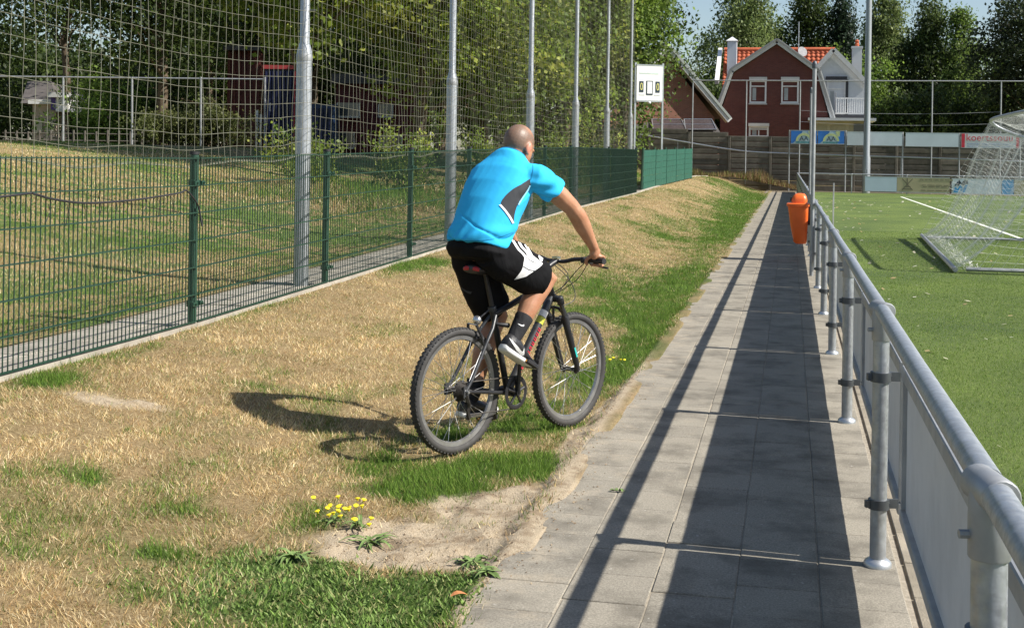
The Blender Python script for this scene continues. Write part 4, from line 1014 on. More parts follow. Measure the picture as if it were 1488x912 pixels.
for a_, b_ in ((947, 990), (994, 1034)):
    p = [aty(a_ + 2, 191, 72.15), aty(b_ + 7, 191, 72.15), aty(b_, 176, 73.3), aty(a_, 176, 73.3)]; up = Vector((0, -.04, .10))
    q = MB(); q.add([v + up for v in p] + [v + up * .3 for v in p], [(0, 1, 2, 3), (7, 6, 5, 4), (0, 4, 5, 1), (1, 5, 6, 2), (2, 6, 7, 3), (3, 7, 4, 0)]); sp = q.build('solar_panel', SOLAR, le)
    for i, j in ((0, 1), (1, 2), (2, 3), (3, 0)):
        q = MB(); q.tube([p[i] + up * 1.1, p[j] + up * 1.1], .03, 6); q.build('frame', ALU, sp)
    q = MB(); q.tube([(p[0] + p[3]) / 2 + up * 1.1, (p[1] + p[2]) / 2 + up * 1.1], .02, 6); q.build('seam', ALU, sp)

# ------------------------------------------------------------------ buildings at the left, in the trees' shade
def abox(e, name, p0, p1, q0, q1, Z, dep, mat, out=0.0, parent=None):
    a_, b_ = at(p0, q1, Z), at(p1, q0, Z); R_ = Matrix.Rotation(YAW, 3, 'Z'); wd = (at(p1, q1, Z) - a_).length
    c_ = (at(p0, q1, Z) + at(p1, q0, Z)) / 2 + Vector((-sa, ca, 0)) * (dep / 2 - out)
    q = MB(); q.box(c_, (wd, dep, b_.z - a_.z + abs(wd * .016)), R_); return q.build(name, mat, parent or e)
ZH = 62
e = empty('pale_brick_house', at(62, 195, ZH), label='pale brick house with dark tiled roof and white dormer at the far left', cat='house')
abox(e, 'wall', 47, 81, 150, 215, ZH, 7, PINKB); abox(e, 'gutter', 44, 86, 146, 151, ZH, .4, WHITEP, .3)
for a_, b_ in ((51, 62), (67, 78)):
    W_ = abox(e, 'window_shutter', a_, b_, 176, 193, ZH, .1, CREAM, .08)
q = MB(); pA = [at(30, 150, ZH), at(86, 150, ZH), at(73, 118, ZH + 3.5), at(40, 118, ZH + 3.5)]; q.add(pA + [p + Vector((-sa, ca, 0)) * 4 - Vector((0, 0, .3)) for p in pA], [(0, 1, 2, 3), (7, 6, 5, 4), (0, 4, 5, 1), (1, 5, 6, 2), (2, 6, 7, 3), (3, 7, 4, 0)]); q.build('roof', SLATE, e)
dm = abox(e, 'dormer', 81, 97, 140, 162, ZH - .5, 3, WHITEP); abox(e, 'dormer_roof', 70, 99, 135, 141, ZH - .6, 3.2, TRIM, .1); abox(e, 'dormer_cheek', 74, 81, 142, 160, ZH - .4, 2.5, M('purple_paint', (.10, .06, .28), .6))
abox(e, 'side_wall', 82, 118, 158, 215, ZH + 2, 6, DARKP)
e = empty('garage_row', at(150, 195, ZH + 6), label='low building with long dark tiled roof behind the green shrub', cat='shed')
q = MB(); pA = [at(112, 168, ZH + 5), at(188, 168, ZH + 5), at(176, 140, ZH + 9), at(124, 140, ZH + 9)]; q.add(pA + [p - Vector((0, 0, .2)) for p in pA], [(0, 1, 2, 3), (7, 6, 5, 4), (0, 4, 5, 1), (1, 5, 6, 2), (2, 6, 7, 3), (3, 7, 4, 0)]); q.build('roof', SLATE, e)
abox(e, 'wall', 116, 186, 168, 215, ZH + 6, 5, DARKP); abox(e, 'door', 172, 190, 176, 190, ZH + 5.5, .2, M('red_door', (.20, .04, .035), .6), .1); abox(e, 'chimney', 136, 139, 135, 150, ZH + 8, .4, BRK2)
# clubhouse: red shed, blue container, maroon cabin
ZC = 44
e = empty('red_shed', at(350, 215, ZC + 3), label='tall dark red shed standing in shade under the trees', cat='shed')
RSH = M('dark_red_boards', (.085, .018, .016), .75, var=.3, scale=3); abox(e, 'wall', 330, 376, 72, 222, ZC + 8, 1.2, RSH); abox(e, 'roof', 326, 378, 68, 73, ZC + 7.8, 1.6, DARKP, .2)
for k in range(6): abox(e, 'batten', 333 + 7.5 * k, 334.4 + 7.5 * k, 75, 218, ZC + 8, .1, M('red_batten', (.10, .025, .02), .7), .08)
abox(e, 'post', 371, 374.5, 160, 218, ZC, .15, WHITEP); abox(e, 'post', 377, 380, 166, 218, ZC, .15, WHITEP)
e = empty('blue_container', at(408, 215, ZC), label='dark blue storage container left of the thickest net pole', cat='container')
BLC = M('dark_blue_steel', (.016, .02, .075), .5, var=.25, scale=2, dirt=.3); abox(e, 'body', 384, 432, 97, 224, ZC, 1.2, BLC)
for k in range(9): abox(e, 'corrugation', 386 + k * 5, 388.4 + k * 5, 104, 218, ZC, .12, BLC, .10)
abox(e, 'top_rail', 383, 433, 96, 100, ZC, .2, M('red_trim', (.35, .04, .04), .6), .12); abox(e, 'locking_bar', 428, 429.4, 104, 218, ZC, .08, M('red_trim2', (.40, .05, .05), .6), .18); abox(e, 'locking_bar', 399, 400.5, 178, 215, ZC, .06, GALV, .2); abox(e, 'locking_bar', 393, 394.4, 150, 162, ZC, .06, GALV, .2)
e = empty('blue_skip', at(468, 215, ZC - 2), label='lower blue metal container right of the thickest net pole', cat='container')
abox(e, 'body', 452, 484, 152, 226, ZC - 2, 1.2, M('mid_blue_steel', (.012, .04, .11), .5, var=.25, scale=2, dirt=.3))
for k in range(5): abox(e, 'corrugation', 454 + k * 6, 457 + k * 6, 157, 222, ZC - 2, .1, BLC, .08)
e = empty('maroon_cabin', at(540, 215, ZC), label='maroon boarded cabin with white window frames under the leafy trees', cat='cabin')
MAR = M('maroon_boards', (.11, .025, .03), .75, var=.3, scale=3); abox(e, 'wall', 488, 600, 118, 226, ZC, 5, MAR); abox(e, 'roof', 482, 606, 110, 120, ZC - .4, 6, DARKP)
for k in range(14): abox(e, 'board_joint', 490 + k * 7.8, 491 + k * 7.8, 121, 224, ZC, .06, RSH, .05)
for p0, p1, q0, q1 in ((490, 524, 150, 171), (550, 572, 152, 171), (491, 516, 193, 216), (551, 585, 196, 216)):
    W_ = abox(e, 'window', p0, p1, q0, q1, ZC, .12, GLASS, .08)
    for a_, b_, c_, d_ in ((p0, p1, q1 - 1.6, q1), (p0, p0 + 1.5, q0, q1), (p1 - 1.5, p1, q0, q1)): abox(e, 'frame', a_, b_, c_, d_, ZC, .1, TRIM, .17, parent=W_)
# far-left catch fence behind the lawn
e = empty('catch_fence', at(200, 200, 42), label='slim catch fence with a long top bar behind the left lawn', cat='fence')
for p in (-8, 92, 192, 292, 385): 
    a_, b_ = at(p, 112, 42), at(p, 216, 42); q = MB(); q.tube([b_ - Vector((0, 0, .3)), a_], .035, 8); q.build('post', GALV2, e, True)
q = MB(); q.tube([at(-20, 111, 42), at(385, 115.5, 42)], .028, 8); q.build('top_bar', GALV2, e, True)
e = empty('paddock_fence', at(150, 208, 45), label='low weathered picket fence along the back of the left lawn', cat='fence')
for k in range(16):
    p = 8 + k * 16.5; q = MB(); a_, b_ = at(p, 189 + k % 3, 45), at(p, 216, 45); q.tube([b_ - Vector((0, 0, .2)), a_], .035, 6); q.build('picket', M('grey_wood', (.10, .09, .075), .85, var=.3) if k == 0 else bpy.data.materials['grey_wood'], e)
for yy_ in (193, 203): q = MB(); q.tube([at(4, yy_, 45), at(262, yy_ + 3, 45)], .022, 6); q.build('rail', bpy.data.materials['grey_wood'], e)
# ================================================================== TREES AND SHRUBS
LEAF = attr_mat('leaves', .55, trans=.5, spec=.35)
BARK = M('bark', (.11, .085, .06), .95, var=.45, scale=7, bmp=.8, bscale=22, spec=.1)
BIRCHB = M('birch_bark', (.48, .46, .42), .85, var=.4, scale=5, bmp=.4, bscale=18, dirt=.7)
def leaf_cloud(C, nper, spread, size, pal, r, droop=0., outer=None):
    """leaf quads gathered in clumps round the points C; returns verts, faces, colours"""
    n = len(C) * nper; ci = np.repeat(np.arange(len(C)), nper)
    off = r.normal(0, 1, (n, 3)) * np.array(spread); off[:, 2] -= np.abs(r.normal(0, droop, n)) if droop else 0
    P = C[ci] + off
    d = r.normal(0, 1, (n, 3)); d[:, 2] -= .35 + droop; d /= np.linalg.norm(d, axis=1, keepdims=True)
    nr = r.normal(0, .75, (n, 3)); nr[:, 2] += .8; nr[:, 0] += .35
    side = np.cross(d, nr); side /= np.linalg.norm(side, axis=1, keepdims=True) + 1e-9
    L_ = size * r.uniform(.55, 1.5, n)[:, None]; W_ = L_ * r.uniform(.5, .72, n)[:, None]
    b0 = P - d * L_ * .5; tip = P + d * L_ * .5; mid = P - d * L_ * .06
    V = np.stack([b0, mid + side * W_ * .5, tip, mid - side * W_ * .5], 1).reshape(-1, 3)
    pal = np.array(pal); cl = pal[r.integers(0, len(pal), len(C))][ci] * .55 + pal[r.integers(0, len(pal), n)] * .45
    cl = cl * r.uniform(.7, 1.3, (n, 1)) * r.uniform(.55, 1.4, len(C))[ci][:, None]
    return V, np.arange(4 * n).reshape(-1, 4), np.repeat(cl, 4, 0)
def limb(q, p0, p1, r0_, r1_, r, bend=.12):
    p0, p1 = Vector(p0), Vector(p1); L_ = (p1 - p0).length; pts = []
    for k in range(5):
        t_ = k / 4; w_ = math.sin(math.pi * t_) * bend * L_
        pts.append(p0.lerp(p1, t_) + Vector((r.normal() * .5 * w_, r.normal() * .5 * w_, w_ * .4)))
    pts[0], pts[-1] = p0, p1
    q.tube(pts, [r0_ + (r1_ - r0_) * k / 4 for k in range(5)], 7); return pts
def tree(name, base, h, cr_, cz0, pal, label, nclump=180, nper=110, leaf=.11, spread=(.5, .5, .35), droop=0., shape='round', bark=None, seed=1, cat='tree', group=None, trunk_r=None, crown_off=(0, 0), hollow=.45):
    r = np.random.default_rng(seed); base = Vector(base); e = empty(name, base, label=label, cat=cat, group=group)
    tr = trunk_r or h * .018 + .04; q = MB()
    cz = (cz0 + h) / 2; ch_ = (h - cz0) / 2
    top = base + Vector((crown_off[0] * .8, crown_off[1] * .8, h * .86))
    tp = [base + Vector((0, 0, -.3)), base + Vector((0, 0, .05))]
    for k in range(1, 8):
        t_ = k / 7; tp.append(base.lerp(top, t_) + Vector((r.normal() * .02 * h * t_, r.normal() * .02 * h * t_, 0)) * .8)
    rs = [tr * 1.5, tr * 1.25] + [tr * (1.05 - .93 * k / 7) for k in range(1, 8)]
    q.tube(tp, rs, 9)
    # clump centres
    C = []
    while len(C) < nclump:
        v = r.normal(0, 1, 3); v /= np.linalg.norm(v); rr = r.random() ** (1 / 2.6) * (1 - hollow * .0)
        if shape == 'cone':
            t_ = r.random() ** 1.4; a = r.uniform(0, 2 * np.pi); k_ = cr_ * (1 - t_) * (.55 + .45 * r.random()) + .1
            C.append((math.cos(a) * k_, math.sin(a) * k_, cz0 + t_ * (h - cz0))); continue
        lump = .72 + .5 * vnoise(math.atan2(v[1], v[0]) * 1.6 + seed, v[2] * 2.3 + seed * 3.1, seed)
        px_, py_, pz = v * rr * lump
        if shape == 'birch': px_, py_ = px_ * (1.15 - .75 * max(pz, -.2)), py_ * (1.15 - .75 * max(pz, -.2))
        C.append((px_ * cr_ + crown_off[0], py_ * cr_ + crown_off[1], cz + pz * ch_))
    C = np.array(C) + np.array(base)
    # limbs to a share of the clumps
    for i in r.permutation(len(C))[:max(12, nclump // 7)]:
        c = Vector(C[i]); t_ = min(.92, max(.18, (c.z - base.z - .28 * abs(cr_)) / (h * .86) * .8)); k = t_ * 7; a_ = tp[1 + int(k)].lerp(tp[min(8, 2 + int(k))], k - int(k)) if k < 7 else tp[-1]
        limb(q, a_, c, max(.02, tr * .34 * (1.1 - t_)), .012, r)
    q.build('trunk', bark or BARK, e, True)
    V, Fc, cl = leaf_cloud(C, nper, spread, leaf, pal, r, droop)
    keep = np.repeat(V.reshape(-1, 4, 3)[:, :, 2].min(1) > base.z + .05, 1); V4 = V.reshape(-1, 4, 3)[keep]; c4 = cl.reshape(-1, 4, 3)[keep]
    V = V4.reshape(-1, 3); cl = c4.reshape(-1, 3); Fc = np.arange(len(V)).reshape(-1, 4)
    o = link('crown', np_mesh('crown', V - np.array(base), Fc, False, col=cl), LEAF, e); return e
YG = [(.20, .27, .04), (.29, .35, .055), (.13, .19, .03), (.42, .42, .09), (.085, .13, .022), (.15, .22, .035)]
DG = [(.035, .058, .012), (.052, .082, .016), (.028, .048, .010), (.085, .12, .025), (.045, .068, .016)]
MG = [(.10, .16, .03), (.14, .20, .045), (.07, .12, .025), (.19, .25, .06)]
BG = [(.13, .18, .055), (.18, .23, .08), (.095, .14, .04), (.23, .27, .10)]
LG = [(.17, .26, .04), (.22, .32, .06), (.12, .20, .03)]
GG = 'leafy trees behind the ball stop net'
def zl(x, y): return float(zlawn(x, y))
for (x, y, h, R_, z0, pal, lb, sd_, n_, off) in [
    (-10.6, 26.5, 10.5, 3.0, 3.0, YG, 'yellow-green leafy tree nearest the thick net pole, trunk behind the net', 21, 230, (.3, 0)),
    (-9.3, 31.5, 11.0, 3.3, 2.2, YG, 'yellow-green leafy tree behind the second net pole', 22, 250, (.3, 0)),
    (-8.9, 36.5, 11.0, 3.3, 1.4, YG + MG, 'green leafy tree rising behind the cyclist\'s head', 23, 250, (.2, 0)),
    (-8.3, 42.0, 11.5, 3.2, 1.2, YG + MG, 'green leafy tree behind the fourth and fifth net poles', 24, 240, (.2, 0)),
    (-8.0, 44.6, 10.5, 2.7, 4.4, LG + MG, 'bright green tree overhanging the scoreboard', 25, 230, (1.2, .2))]:
    tree('leafy_tree', (x, y, zl(x, y)), h, R_, z0, pal, lb, int(n_ * 1.45), 115, .145, (.34, .34, .24), seed=sd_, group=GG, crown_off=off, trunk_r=.17)
def ground_at(px, Z, py=205):
    p = at(px, py, Z); p.z = float(zlawn(p.x, p.y)) if p.x < -5 else .25; return p
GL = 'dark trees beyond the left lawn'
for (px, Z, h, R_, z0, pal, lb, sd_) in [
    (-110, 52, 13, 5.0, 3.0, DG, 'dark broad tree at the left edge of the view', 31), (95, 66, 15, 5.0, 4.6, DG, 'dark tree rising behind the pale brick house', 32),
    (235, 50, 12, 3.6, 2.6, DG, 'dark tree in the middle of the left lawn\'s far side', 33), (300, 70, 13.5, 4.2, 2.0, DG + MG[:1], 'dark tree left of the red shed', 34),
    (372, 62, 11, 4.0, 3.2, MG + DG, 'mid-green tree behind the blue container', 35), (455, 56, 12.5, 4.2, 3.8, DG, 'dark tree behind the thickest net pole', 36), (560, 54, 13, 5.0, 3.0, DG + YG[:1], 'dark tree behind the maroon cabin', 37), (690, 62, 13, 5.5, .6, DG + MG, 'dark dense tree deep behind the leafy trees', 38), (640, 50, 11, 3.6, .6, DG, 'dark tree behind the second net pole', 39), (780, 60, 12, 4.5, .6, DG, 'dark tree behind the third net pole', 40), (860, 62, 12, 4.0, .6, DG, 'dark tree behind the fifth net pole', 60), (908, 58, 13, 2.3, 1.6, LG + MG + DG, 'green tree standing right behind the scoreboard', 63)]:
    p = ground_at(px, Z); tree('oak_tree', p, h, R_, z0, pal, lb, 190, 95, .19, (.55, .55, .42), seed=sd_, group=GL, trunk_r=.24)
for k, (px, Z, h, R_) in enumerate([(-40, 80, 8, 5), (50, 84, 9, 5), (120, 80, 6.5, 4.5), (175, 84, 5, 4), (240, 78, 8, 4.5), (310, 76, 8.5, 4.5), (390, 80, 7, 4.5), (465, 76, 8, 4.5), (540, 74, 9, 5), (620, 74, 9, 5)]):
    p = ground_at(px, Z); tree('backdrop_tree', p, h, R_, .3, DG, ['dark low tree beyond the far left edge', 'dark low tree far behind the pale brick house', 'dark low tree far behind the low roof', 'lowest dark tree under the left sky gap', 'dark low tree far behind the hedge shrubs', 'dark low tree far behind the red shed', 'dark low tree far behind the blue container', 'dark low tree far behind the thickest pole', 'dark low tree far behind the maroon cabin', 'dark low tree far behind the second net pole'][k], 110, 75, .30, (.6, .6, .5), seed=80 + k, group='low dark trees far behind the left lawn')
GR = 'trees behind the houses'
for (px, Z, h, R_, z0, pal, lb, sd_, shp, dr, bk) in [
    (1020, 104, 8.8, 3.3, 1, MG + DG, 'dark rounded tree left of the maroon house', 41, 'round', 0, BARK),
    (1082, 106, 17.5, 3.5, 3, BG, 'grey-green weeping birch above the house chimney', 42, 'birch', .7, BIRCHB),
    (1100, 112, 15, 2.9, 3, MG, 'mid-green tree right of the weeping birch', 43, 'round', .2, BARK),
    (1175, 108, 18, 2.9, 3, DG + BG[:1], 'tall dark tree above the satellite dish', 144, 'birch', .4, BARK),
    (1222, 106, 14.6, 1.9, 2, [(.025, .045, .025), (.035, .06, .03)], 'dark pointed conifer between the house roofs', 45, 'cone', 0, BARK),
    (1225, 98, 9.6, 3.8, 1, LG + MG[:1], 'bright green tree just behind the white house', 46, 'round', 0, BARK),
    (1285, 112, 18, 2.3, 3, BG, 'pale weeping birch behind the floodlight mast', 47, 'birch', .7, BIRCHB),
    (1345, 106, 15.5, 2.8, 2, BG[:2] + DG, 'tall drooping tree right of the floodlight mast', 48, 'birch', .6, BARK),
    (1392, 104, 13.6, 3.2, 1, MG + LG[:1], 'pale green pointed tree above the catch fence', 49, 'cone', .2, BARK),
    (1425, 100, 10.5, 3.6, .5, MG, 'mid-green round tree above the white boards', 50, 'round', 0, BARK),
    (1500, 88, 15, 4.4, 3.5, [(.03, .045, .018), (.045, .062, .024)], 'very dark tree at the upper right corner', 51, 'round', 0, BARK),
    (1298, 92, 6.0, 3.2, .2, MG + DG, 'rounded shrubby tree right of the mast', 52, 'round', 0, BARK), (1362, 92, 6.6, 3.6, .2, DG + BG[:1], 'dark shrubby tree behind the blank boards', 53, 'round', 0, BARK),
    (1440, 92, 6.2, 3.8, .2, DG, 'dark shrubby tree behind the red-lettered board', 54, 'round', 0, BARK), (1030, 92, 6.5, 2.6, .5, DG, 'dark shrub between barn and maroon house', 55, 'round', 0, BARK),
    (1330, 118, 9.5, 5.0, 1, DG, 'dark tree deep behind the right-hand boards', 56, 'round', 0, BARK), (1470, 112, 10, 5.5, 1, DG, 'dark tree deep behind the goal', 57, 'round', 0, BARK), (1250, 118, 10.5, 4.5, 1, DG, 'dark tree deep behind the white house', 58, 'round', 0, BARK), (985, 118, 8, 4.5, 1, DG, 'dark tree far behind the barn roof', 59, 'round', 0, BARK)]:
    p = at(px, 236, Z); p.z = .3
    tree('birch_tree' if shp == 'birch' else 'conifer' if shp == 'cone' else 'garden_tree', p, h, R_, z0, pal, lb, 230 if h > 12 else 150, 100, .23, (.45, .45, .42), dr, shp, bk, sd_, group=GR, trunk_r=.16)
# ---- shrubs, hedge, weeds
def shrub(name, base, R_, h, pal, lab, seed, leaf=.09, n=40, nper=90, cat='shrub', group=None):
    r = np.random.default_rng(seed); base = Vector(base); e = empty(name, base, label=lab, cat=cat, group=group)
    C = np.stack([r.normal(0, R_ * .45, n), r.normal(0, R_ * .45, n), np.abs(r.normal(.5, .28, n)) * h], -1) + np.array(base); q = MB()
    for i in range(0, n, 3): limb(q, base + Vector((r.normal() * .08, r.normal() * .08, -.05)), C[i], .018, .006, r)
    q.build('stems', BARK, e, True); V, Fc, cl = leaf_cloud(C, nper, (R_ * .16, R_ * .16, h * .12), leaf, pal, r)
    V4 = V.reshape(-1, 4, 3); kp = V4[:, :, 2].min(1) > base.z - .02; V = V4[kp].reshape(-1, 3); cl = cl.reshape(-1, 4, 3)[kp].reshape(-1, 3)
    link('foliage', np_mesh('foliage', V - np.array(base), np.arange(len(V)).reshape(-1, 4), False, col=cl), LEAF, e); return e
shrub('garden_shrub', ground_at(148, 57), 2.0, 3.0, LG, 'sunlit bright green shrub in front of the low dark roof', 61, .16, 60, 80)
for k, px in enumerate((232, 262, 292, 322)): shrub('hedge_shrub', ground_at(px, 43), 1.0, 1.15, [(.11, .13, .04), (.14, .15, .05), (.08, .10, .03)], ['olive hedge shrub at the back of the lawn, leftmost of four', 'olive hedge shrub at the back of the lawn, second of four', 'olive hedge shrub at the back of the lawn, third of four', 'olive hedge shrub before the red shed, rightmost of four'][k], 62 + k, .10, 40, 60, group='hedge shrubs behind the lawn')
for k, (x, y, R_, h) in enumerate([(-8.2, 26.5, .8, 1.3), (-7.4, 30.5, .7, 1.4), (-7.0, 35.5, .8, 1.2), (-6.9, 40.5, .9, 1.6), (-9.5, 24, .9, 1.0), (-6.6, 45, .8, 1.4)]):
    shrub('undergrowth_bush', (x, y, zl(x, y)), R_, h, YG + MG, ['leafy bush under the trees left of the cyclist', 'light green bush just behind the cyclist\'s shoulder', 'leafy bush right of the cyclist\'s head', 'taller bush behind the fourth net pole', 'low weedy bush on the bank by the cabin', 'bush below the scoreboard'][k], 70 + k, .075, 36, 70, group='undergrowth behind the fence')
# hedge of dark garden growth at the very back of the left lawn
shrub('garden_hedge', ground_at(0, 72), 3.0, 3.4, DG, 'dark garden hedge at the far left edge', 90, .2, 60, 70); shrub('garden_hedge', ground_at(205, 60), 3.0, 3.2, DG, 'dark garden hedge right of the low dark roof', 91, .2, 60, 70)
# tall dry weeds at the foot of the concrete wall
r = np.random.default_rng(17); n = 5200
x = r.uniform(-8, 1.2, n); y = r.uniform(68.2, 70.4, n); zc = np.where(x < -3, zfence(69), np.interp(x, [-3, 1], [zfence(69), .0])) - .02
hh = r.uniform(.1, .7, n) * (.35 + fbm(x * 1.2, y * 0, 13, 3)) * np.interp(x, [-8, -4, -1, .3, 1.2], [.7, .6, 1.2, .5, .3])
blades('wall_weeds', np.stack([x, y, zc], -1), hh, r.uniform(.02, .05, n), r.uniform(.05, .5, n), np.where((r.random(n) < np.interp(x, [-6, -1], [.5, .12]))[:, None], pick(MG, n, r), pick([(.22, .15, .07), (.28, .20, .10), (.17, .11, .055)], n, r)), 'dry brown weeds along the foot of the concrete board wall', seed=18)
q = MB(); q.box((-.1, 67.4, -.05), (2.3, 6.3, .08)); q.build('bare_ground', M('bare_soil', (.20, .165, .115), .95, var=.35, scale=4, bmp=.6, bscale=30), kind='structure')
q = MB(); q.box((20, 69.9, -.05), (38, 1.7, .10)); q.build('sandy_strip', bpy.data.materials['bare_soil'], kind='structure')
# ================================================================== BICYCLE AND RIDER (local axes: u forward, v left, w up; origin under the rear axle)
BP, BA = Vector((-1.69, 6.45, -.03)), rad(62.0)
BWM = Matrix.Translation(BP) @ Matrix.Rotation(BA, 4, 'Z')
BLK = M('satin_black_paint', (.018, .018, .020), .38, var=.2, scale=14, rvar=.08); DGR = M('dark_grey_paint', (.05, .052, .055), .36, .3, var=.15, scale=14)
TYRE = M('tyre_rubber', (.035, .034, .033), .8, var=.35, scale=18, bmp=.3, bscale=90, dirt=.4); TYRES = M('tyre_sidewall', (.042, .040, .038), .75, var=.25, scale=10, dirt=.4)
RIM = M('rim_alloy', (.36, .36, .36), .35, .8, var=.15, scale=9); CHR = M('bright_alloy', (.60, .60, .60), .25, .9, var=.1, scale=9); STEEL = M('greasy_steel', (.055, .050, .045), .5, .7, var=.4, scale=30)
SPOKE = M('spoke_steel', (.45, .45, .45), .3, .9, var=.1); REFL = M('white_reflector', (.60, .60, .56), .4, var=.05); REDP = M('red_graphics', (.60, .03, .06), .5, var=.15, scale=60)
bike = empty('bicycle', BP, BA, label='matte black mountain bike with red frame lettering, ridden across the verge', cat='bicycle')
def part(q, name, mat, e=None, sm=True, **kw): return lbuild(q, name, mat, e or bike, sm, **kw)
WR, WB = .33, .97
def wheel(cx, name):
    c = Vector((cx, 0, WR)); root = MB(); n = 64
    def ringp(r, v, k): a = 2 * math.pi * k / n; return c + Vector((r * math.cos(a), v, r * math.sin(a)))
    prof = [(.288, -.013), (.296, -.021), (.308, -.0255), (.320, -.021), (.327, -.011), (.3285, 0), (.327, .011), (.320, .021), (.308, .0255), (.296, .021), (.288, .013)]
    def lat(prof, closed=False):
        q = MB(); m_ = len(prof); vs = [ringp(r, v, k) for k in range(n) for r, v in prof]; fs = []
        for k in range(n):
            for j in range(m_ if closed else m_ - 1): fs.append((k * m_ + j, k * m_ + (j + 1) % m_, ((k + 1) % n) * m_ + (j + 1) % m_, ((k + 1) % n) * m_ + j))
        q.add(vs, fs); return q
    W_ = part(lat(prof, True), name, TYRES)
    q = MB()
    for k in range(76):
        a = 2 * math.pi * k / 76; R_ = Matrix.Rotation(-a, 3, 'Y')
        for r_, v, sx, sy, da in ((.3225, -.0175, .014, .009, 0), (.3225, .0175, .014, .009, 0), (.3275, 0, .011, .014, math.pi / 76)):
            a2 = a + da; q.box(c + Vector((r_ * math.cos(a2), v, r_ * math.sin(a2))), (.0065, sy, sx), Matrix.Rotation(-a2, 3, 'Y'))
    part(q, 'tread', TYRE, W_, False, kind='stuff')
    part(lat([(.268, -.0095), (.289, -.0125), (.291, -.010), (.285, 0), (.291, .010), (.289, .0125), (.268, .0095), (.264, 0)], True), 'rim', RIM, W_)
    q = MB(); q.lathe(c - Vector((0, .05, 0)), [(.012, 0), (.022, .004), (.022, .008), (.012, .016), (.012, .084), (.022, .092), (.022, .096), (.012, .1)], axis=(0, 1, 0), n=16); part(q, 'hub', STEEL, W_)
    q = MB()
    for k in range(32):
        a = 2 * math.pi * k / 32; sgn = 1 if k % 2 else -1; b_ = a + (.9 if (k // 2) % 2 else -.9)
        q.tube([c + Vector((.020 * math.cos(b_), sgn * .043, .020 * math.sin(b_))), c + Vector((.268 * math.cos(a), sgn * .004, .268 * math.sin(a)))], .0016, 5)
    part(q, 'spokes', SPOKE, W_, kind='stuff')
    for k in ((18, 20, 23, 25) if cx < .5 else (2, 18, 21, 23)):
        a = 2 * math.pi * k / 32; sgn = 1 if k % 2 else -1; b_ = a + (.9 if (k // 2) % 2 else -.9); p0, p1 = c + Vector((.020 * math.cos(b_), sgn * .043, .020 * math.sin(b_))), c + Vector((.268 * math.cos(a), sgn * .004, .268 * math.sin(a)))
        q = MB(); q.tube([p0.lerp(p1, .30), p0.lerp(p1, .78)], .0018, 6); part(q, 'spoke_reflector', REFL, W_)
    return W_
rw = wheel(0, 'rear_wheel'); fw = wheel(WB, 'front_wheel')
q = MB()
for k in range(8): q.lathe((0, -.028 - .0048 * k, WR), [(.055 - .0042 * k, 0), (.057 - .0042 * k, .0008), (.057 - .0042 * k, .0022), (.055 - .0042 * k, .003)], axis=(0, -1, 0), n=24)
part(q, 'cassette', STEEL, rw, kind='stuff')
def fk(d, v=0): return Vector((WB - .39 * d, v, WR + .92 * d))
BB_ = Vector((.41, 0, .275))
for nm, pts, rr, mt in (('seat_tube', [BB_, (.275, 0, .735)], .0175, BLK), ('top_tube', [(.285, 0, .705), (.42, 0, .742), fk(.565)], .0175, BLK), ('down_tube', [fk(.475), BB_ + Vector((.012, 0, .012))], .0235, DGR), ('head_tube', [fk(.455), fk(.585)], .0235, BLK)):
    q = MB(); q.tube(pts, rr, 14); part(q, nm, mt)
q = MB(); q.lathe(BB_ - Vector((0, .045, 0)), [(.024, 0), (.026, .004), (.026, .086), (.024, .09)], axis=(0, 1, 0), n=16); part(q, 'bottom_bracket', BLK)
for s_ in (-1, 1):
    q = MB(); q.tube([(.385, s_ * .026, .278), (.30, s_ * .042, .285), (.15, s_ * .058, .31), (.005, s_ * .066, WR)], [.012, .0115, .010, .009], 10); part(q, 'chain_stay', BLK)
    q = MB(); q.tube([(.283, s_ * .018, .70), (.235, s_ * .040, .635), (.17, s_ * .052, .56), (.06, s_ * .063, .40), (.0, s_ * .067, WR)], [.0095, .010, .010, .0095, .009], 10); part(q, 'seat_stay', DGR)
    q = MB(); q.box((.0, s_ * .068, WR), (.04, .007, .06)); part(q, 'dropout', DGR, sm=False)
    q = MB(); q.tube([fk(-.005, s_ * .056), fk(.06, s_ * .058), fk(.34, s_ * .058), fk(.352, s_ * .058)], [.014, .018, .0205, .018], 12); lower = part(q, 'fork_leg', BLK)
    q = MB(); q.tube([fk(.35, s_ * .058), fk(.455, s_ * .058)], .0135, 12); part(q, 'stanchion', M('stanchion_dark', (.10, .10, .10), .2, .8), lower)
    q = MB(); q.tube([fk(.43, s_ * .058), fk(.47, s_ * .058), fk(.478, s_ * .058)], [.021, .022, .014], 12); part(q, 'crown_end', BLK, lower)
    # V-brakes
    for cx_, nm in ((0, 'rear'), (1, 'front')):
        b0 = fk(.27, s_ * .038) + Vector((-.03, 0, 0)) if cx_ else Vector((.155, s_ * .045, .56)); b1 = fk(.40, s_ * .030) + Vector((-.03, 0, 0)) if cx_ else Vector((.115, s_ * .030, .665))
        if cx_: b0, b1 = fk(.275, s_ * .05) + Vector((.028, 0, .012)), fk(.385, s_ * .036) + Vector((.03, 0, .012))
        q = MB(); q.tube([b0, (b0 + b1) / 2 + Vector((0, s_ * .008, 0)), b1], .008, 8); br_ = part(q, 'brake_arm', BLK); q = MB(); q.box(b0.lerp(b1, .35) - Vector((0, s_ * .014, 0)), (.05, .012, .014)); part(q, 'brake_pad', RUBBER, br_, False)
q = MB(); q.tube([(.115, -.03, .665), (.115, .03, .668)], .003, 6); part(q, 'noodle', CHR)
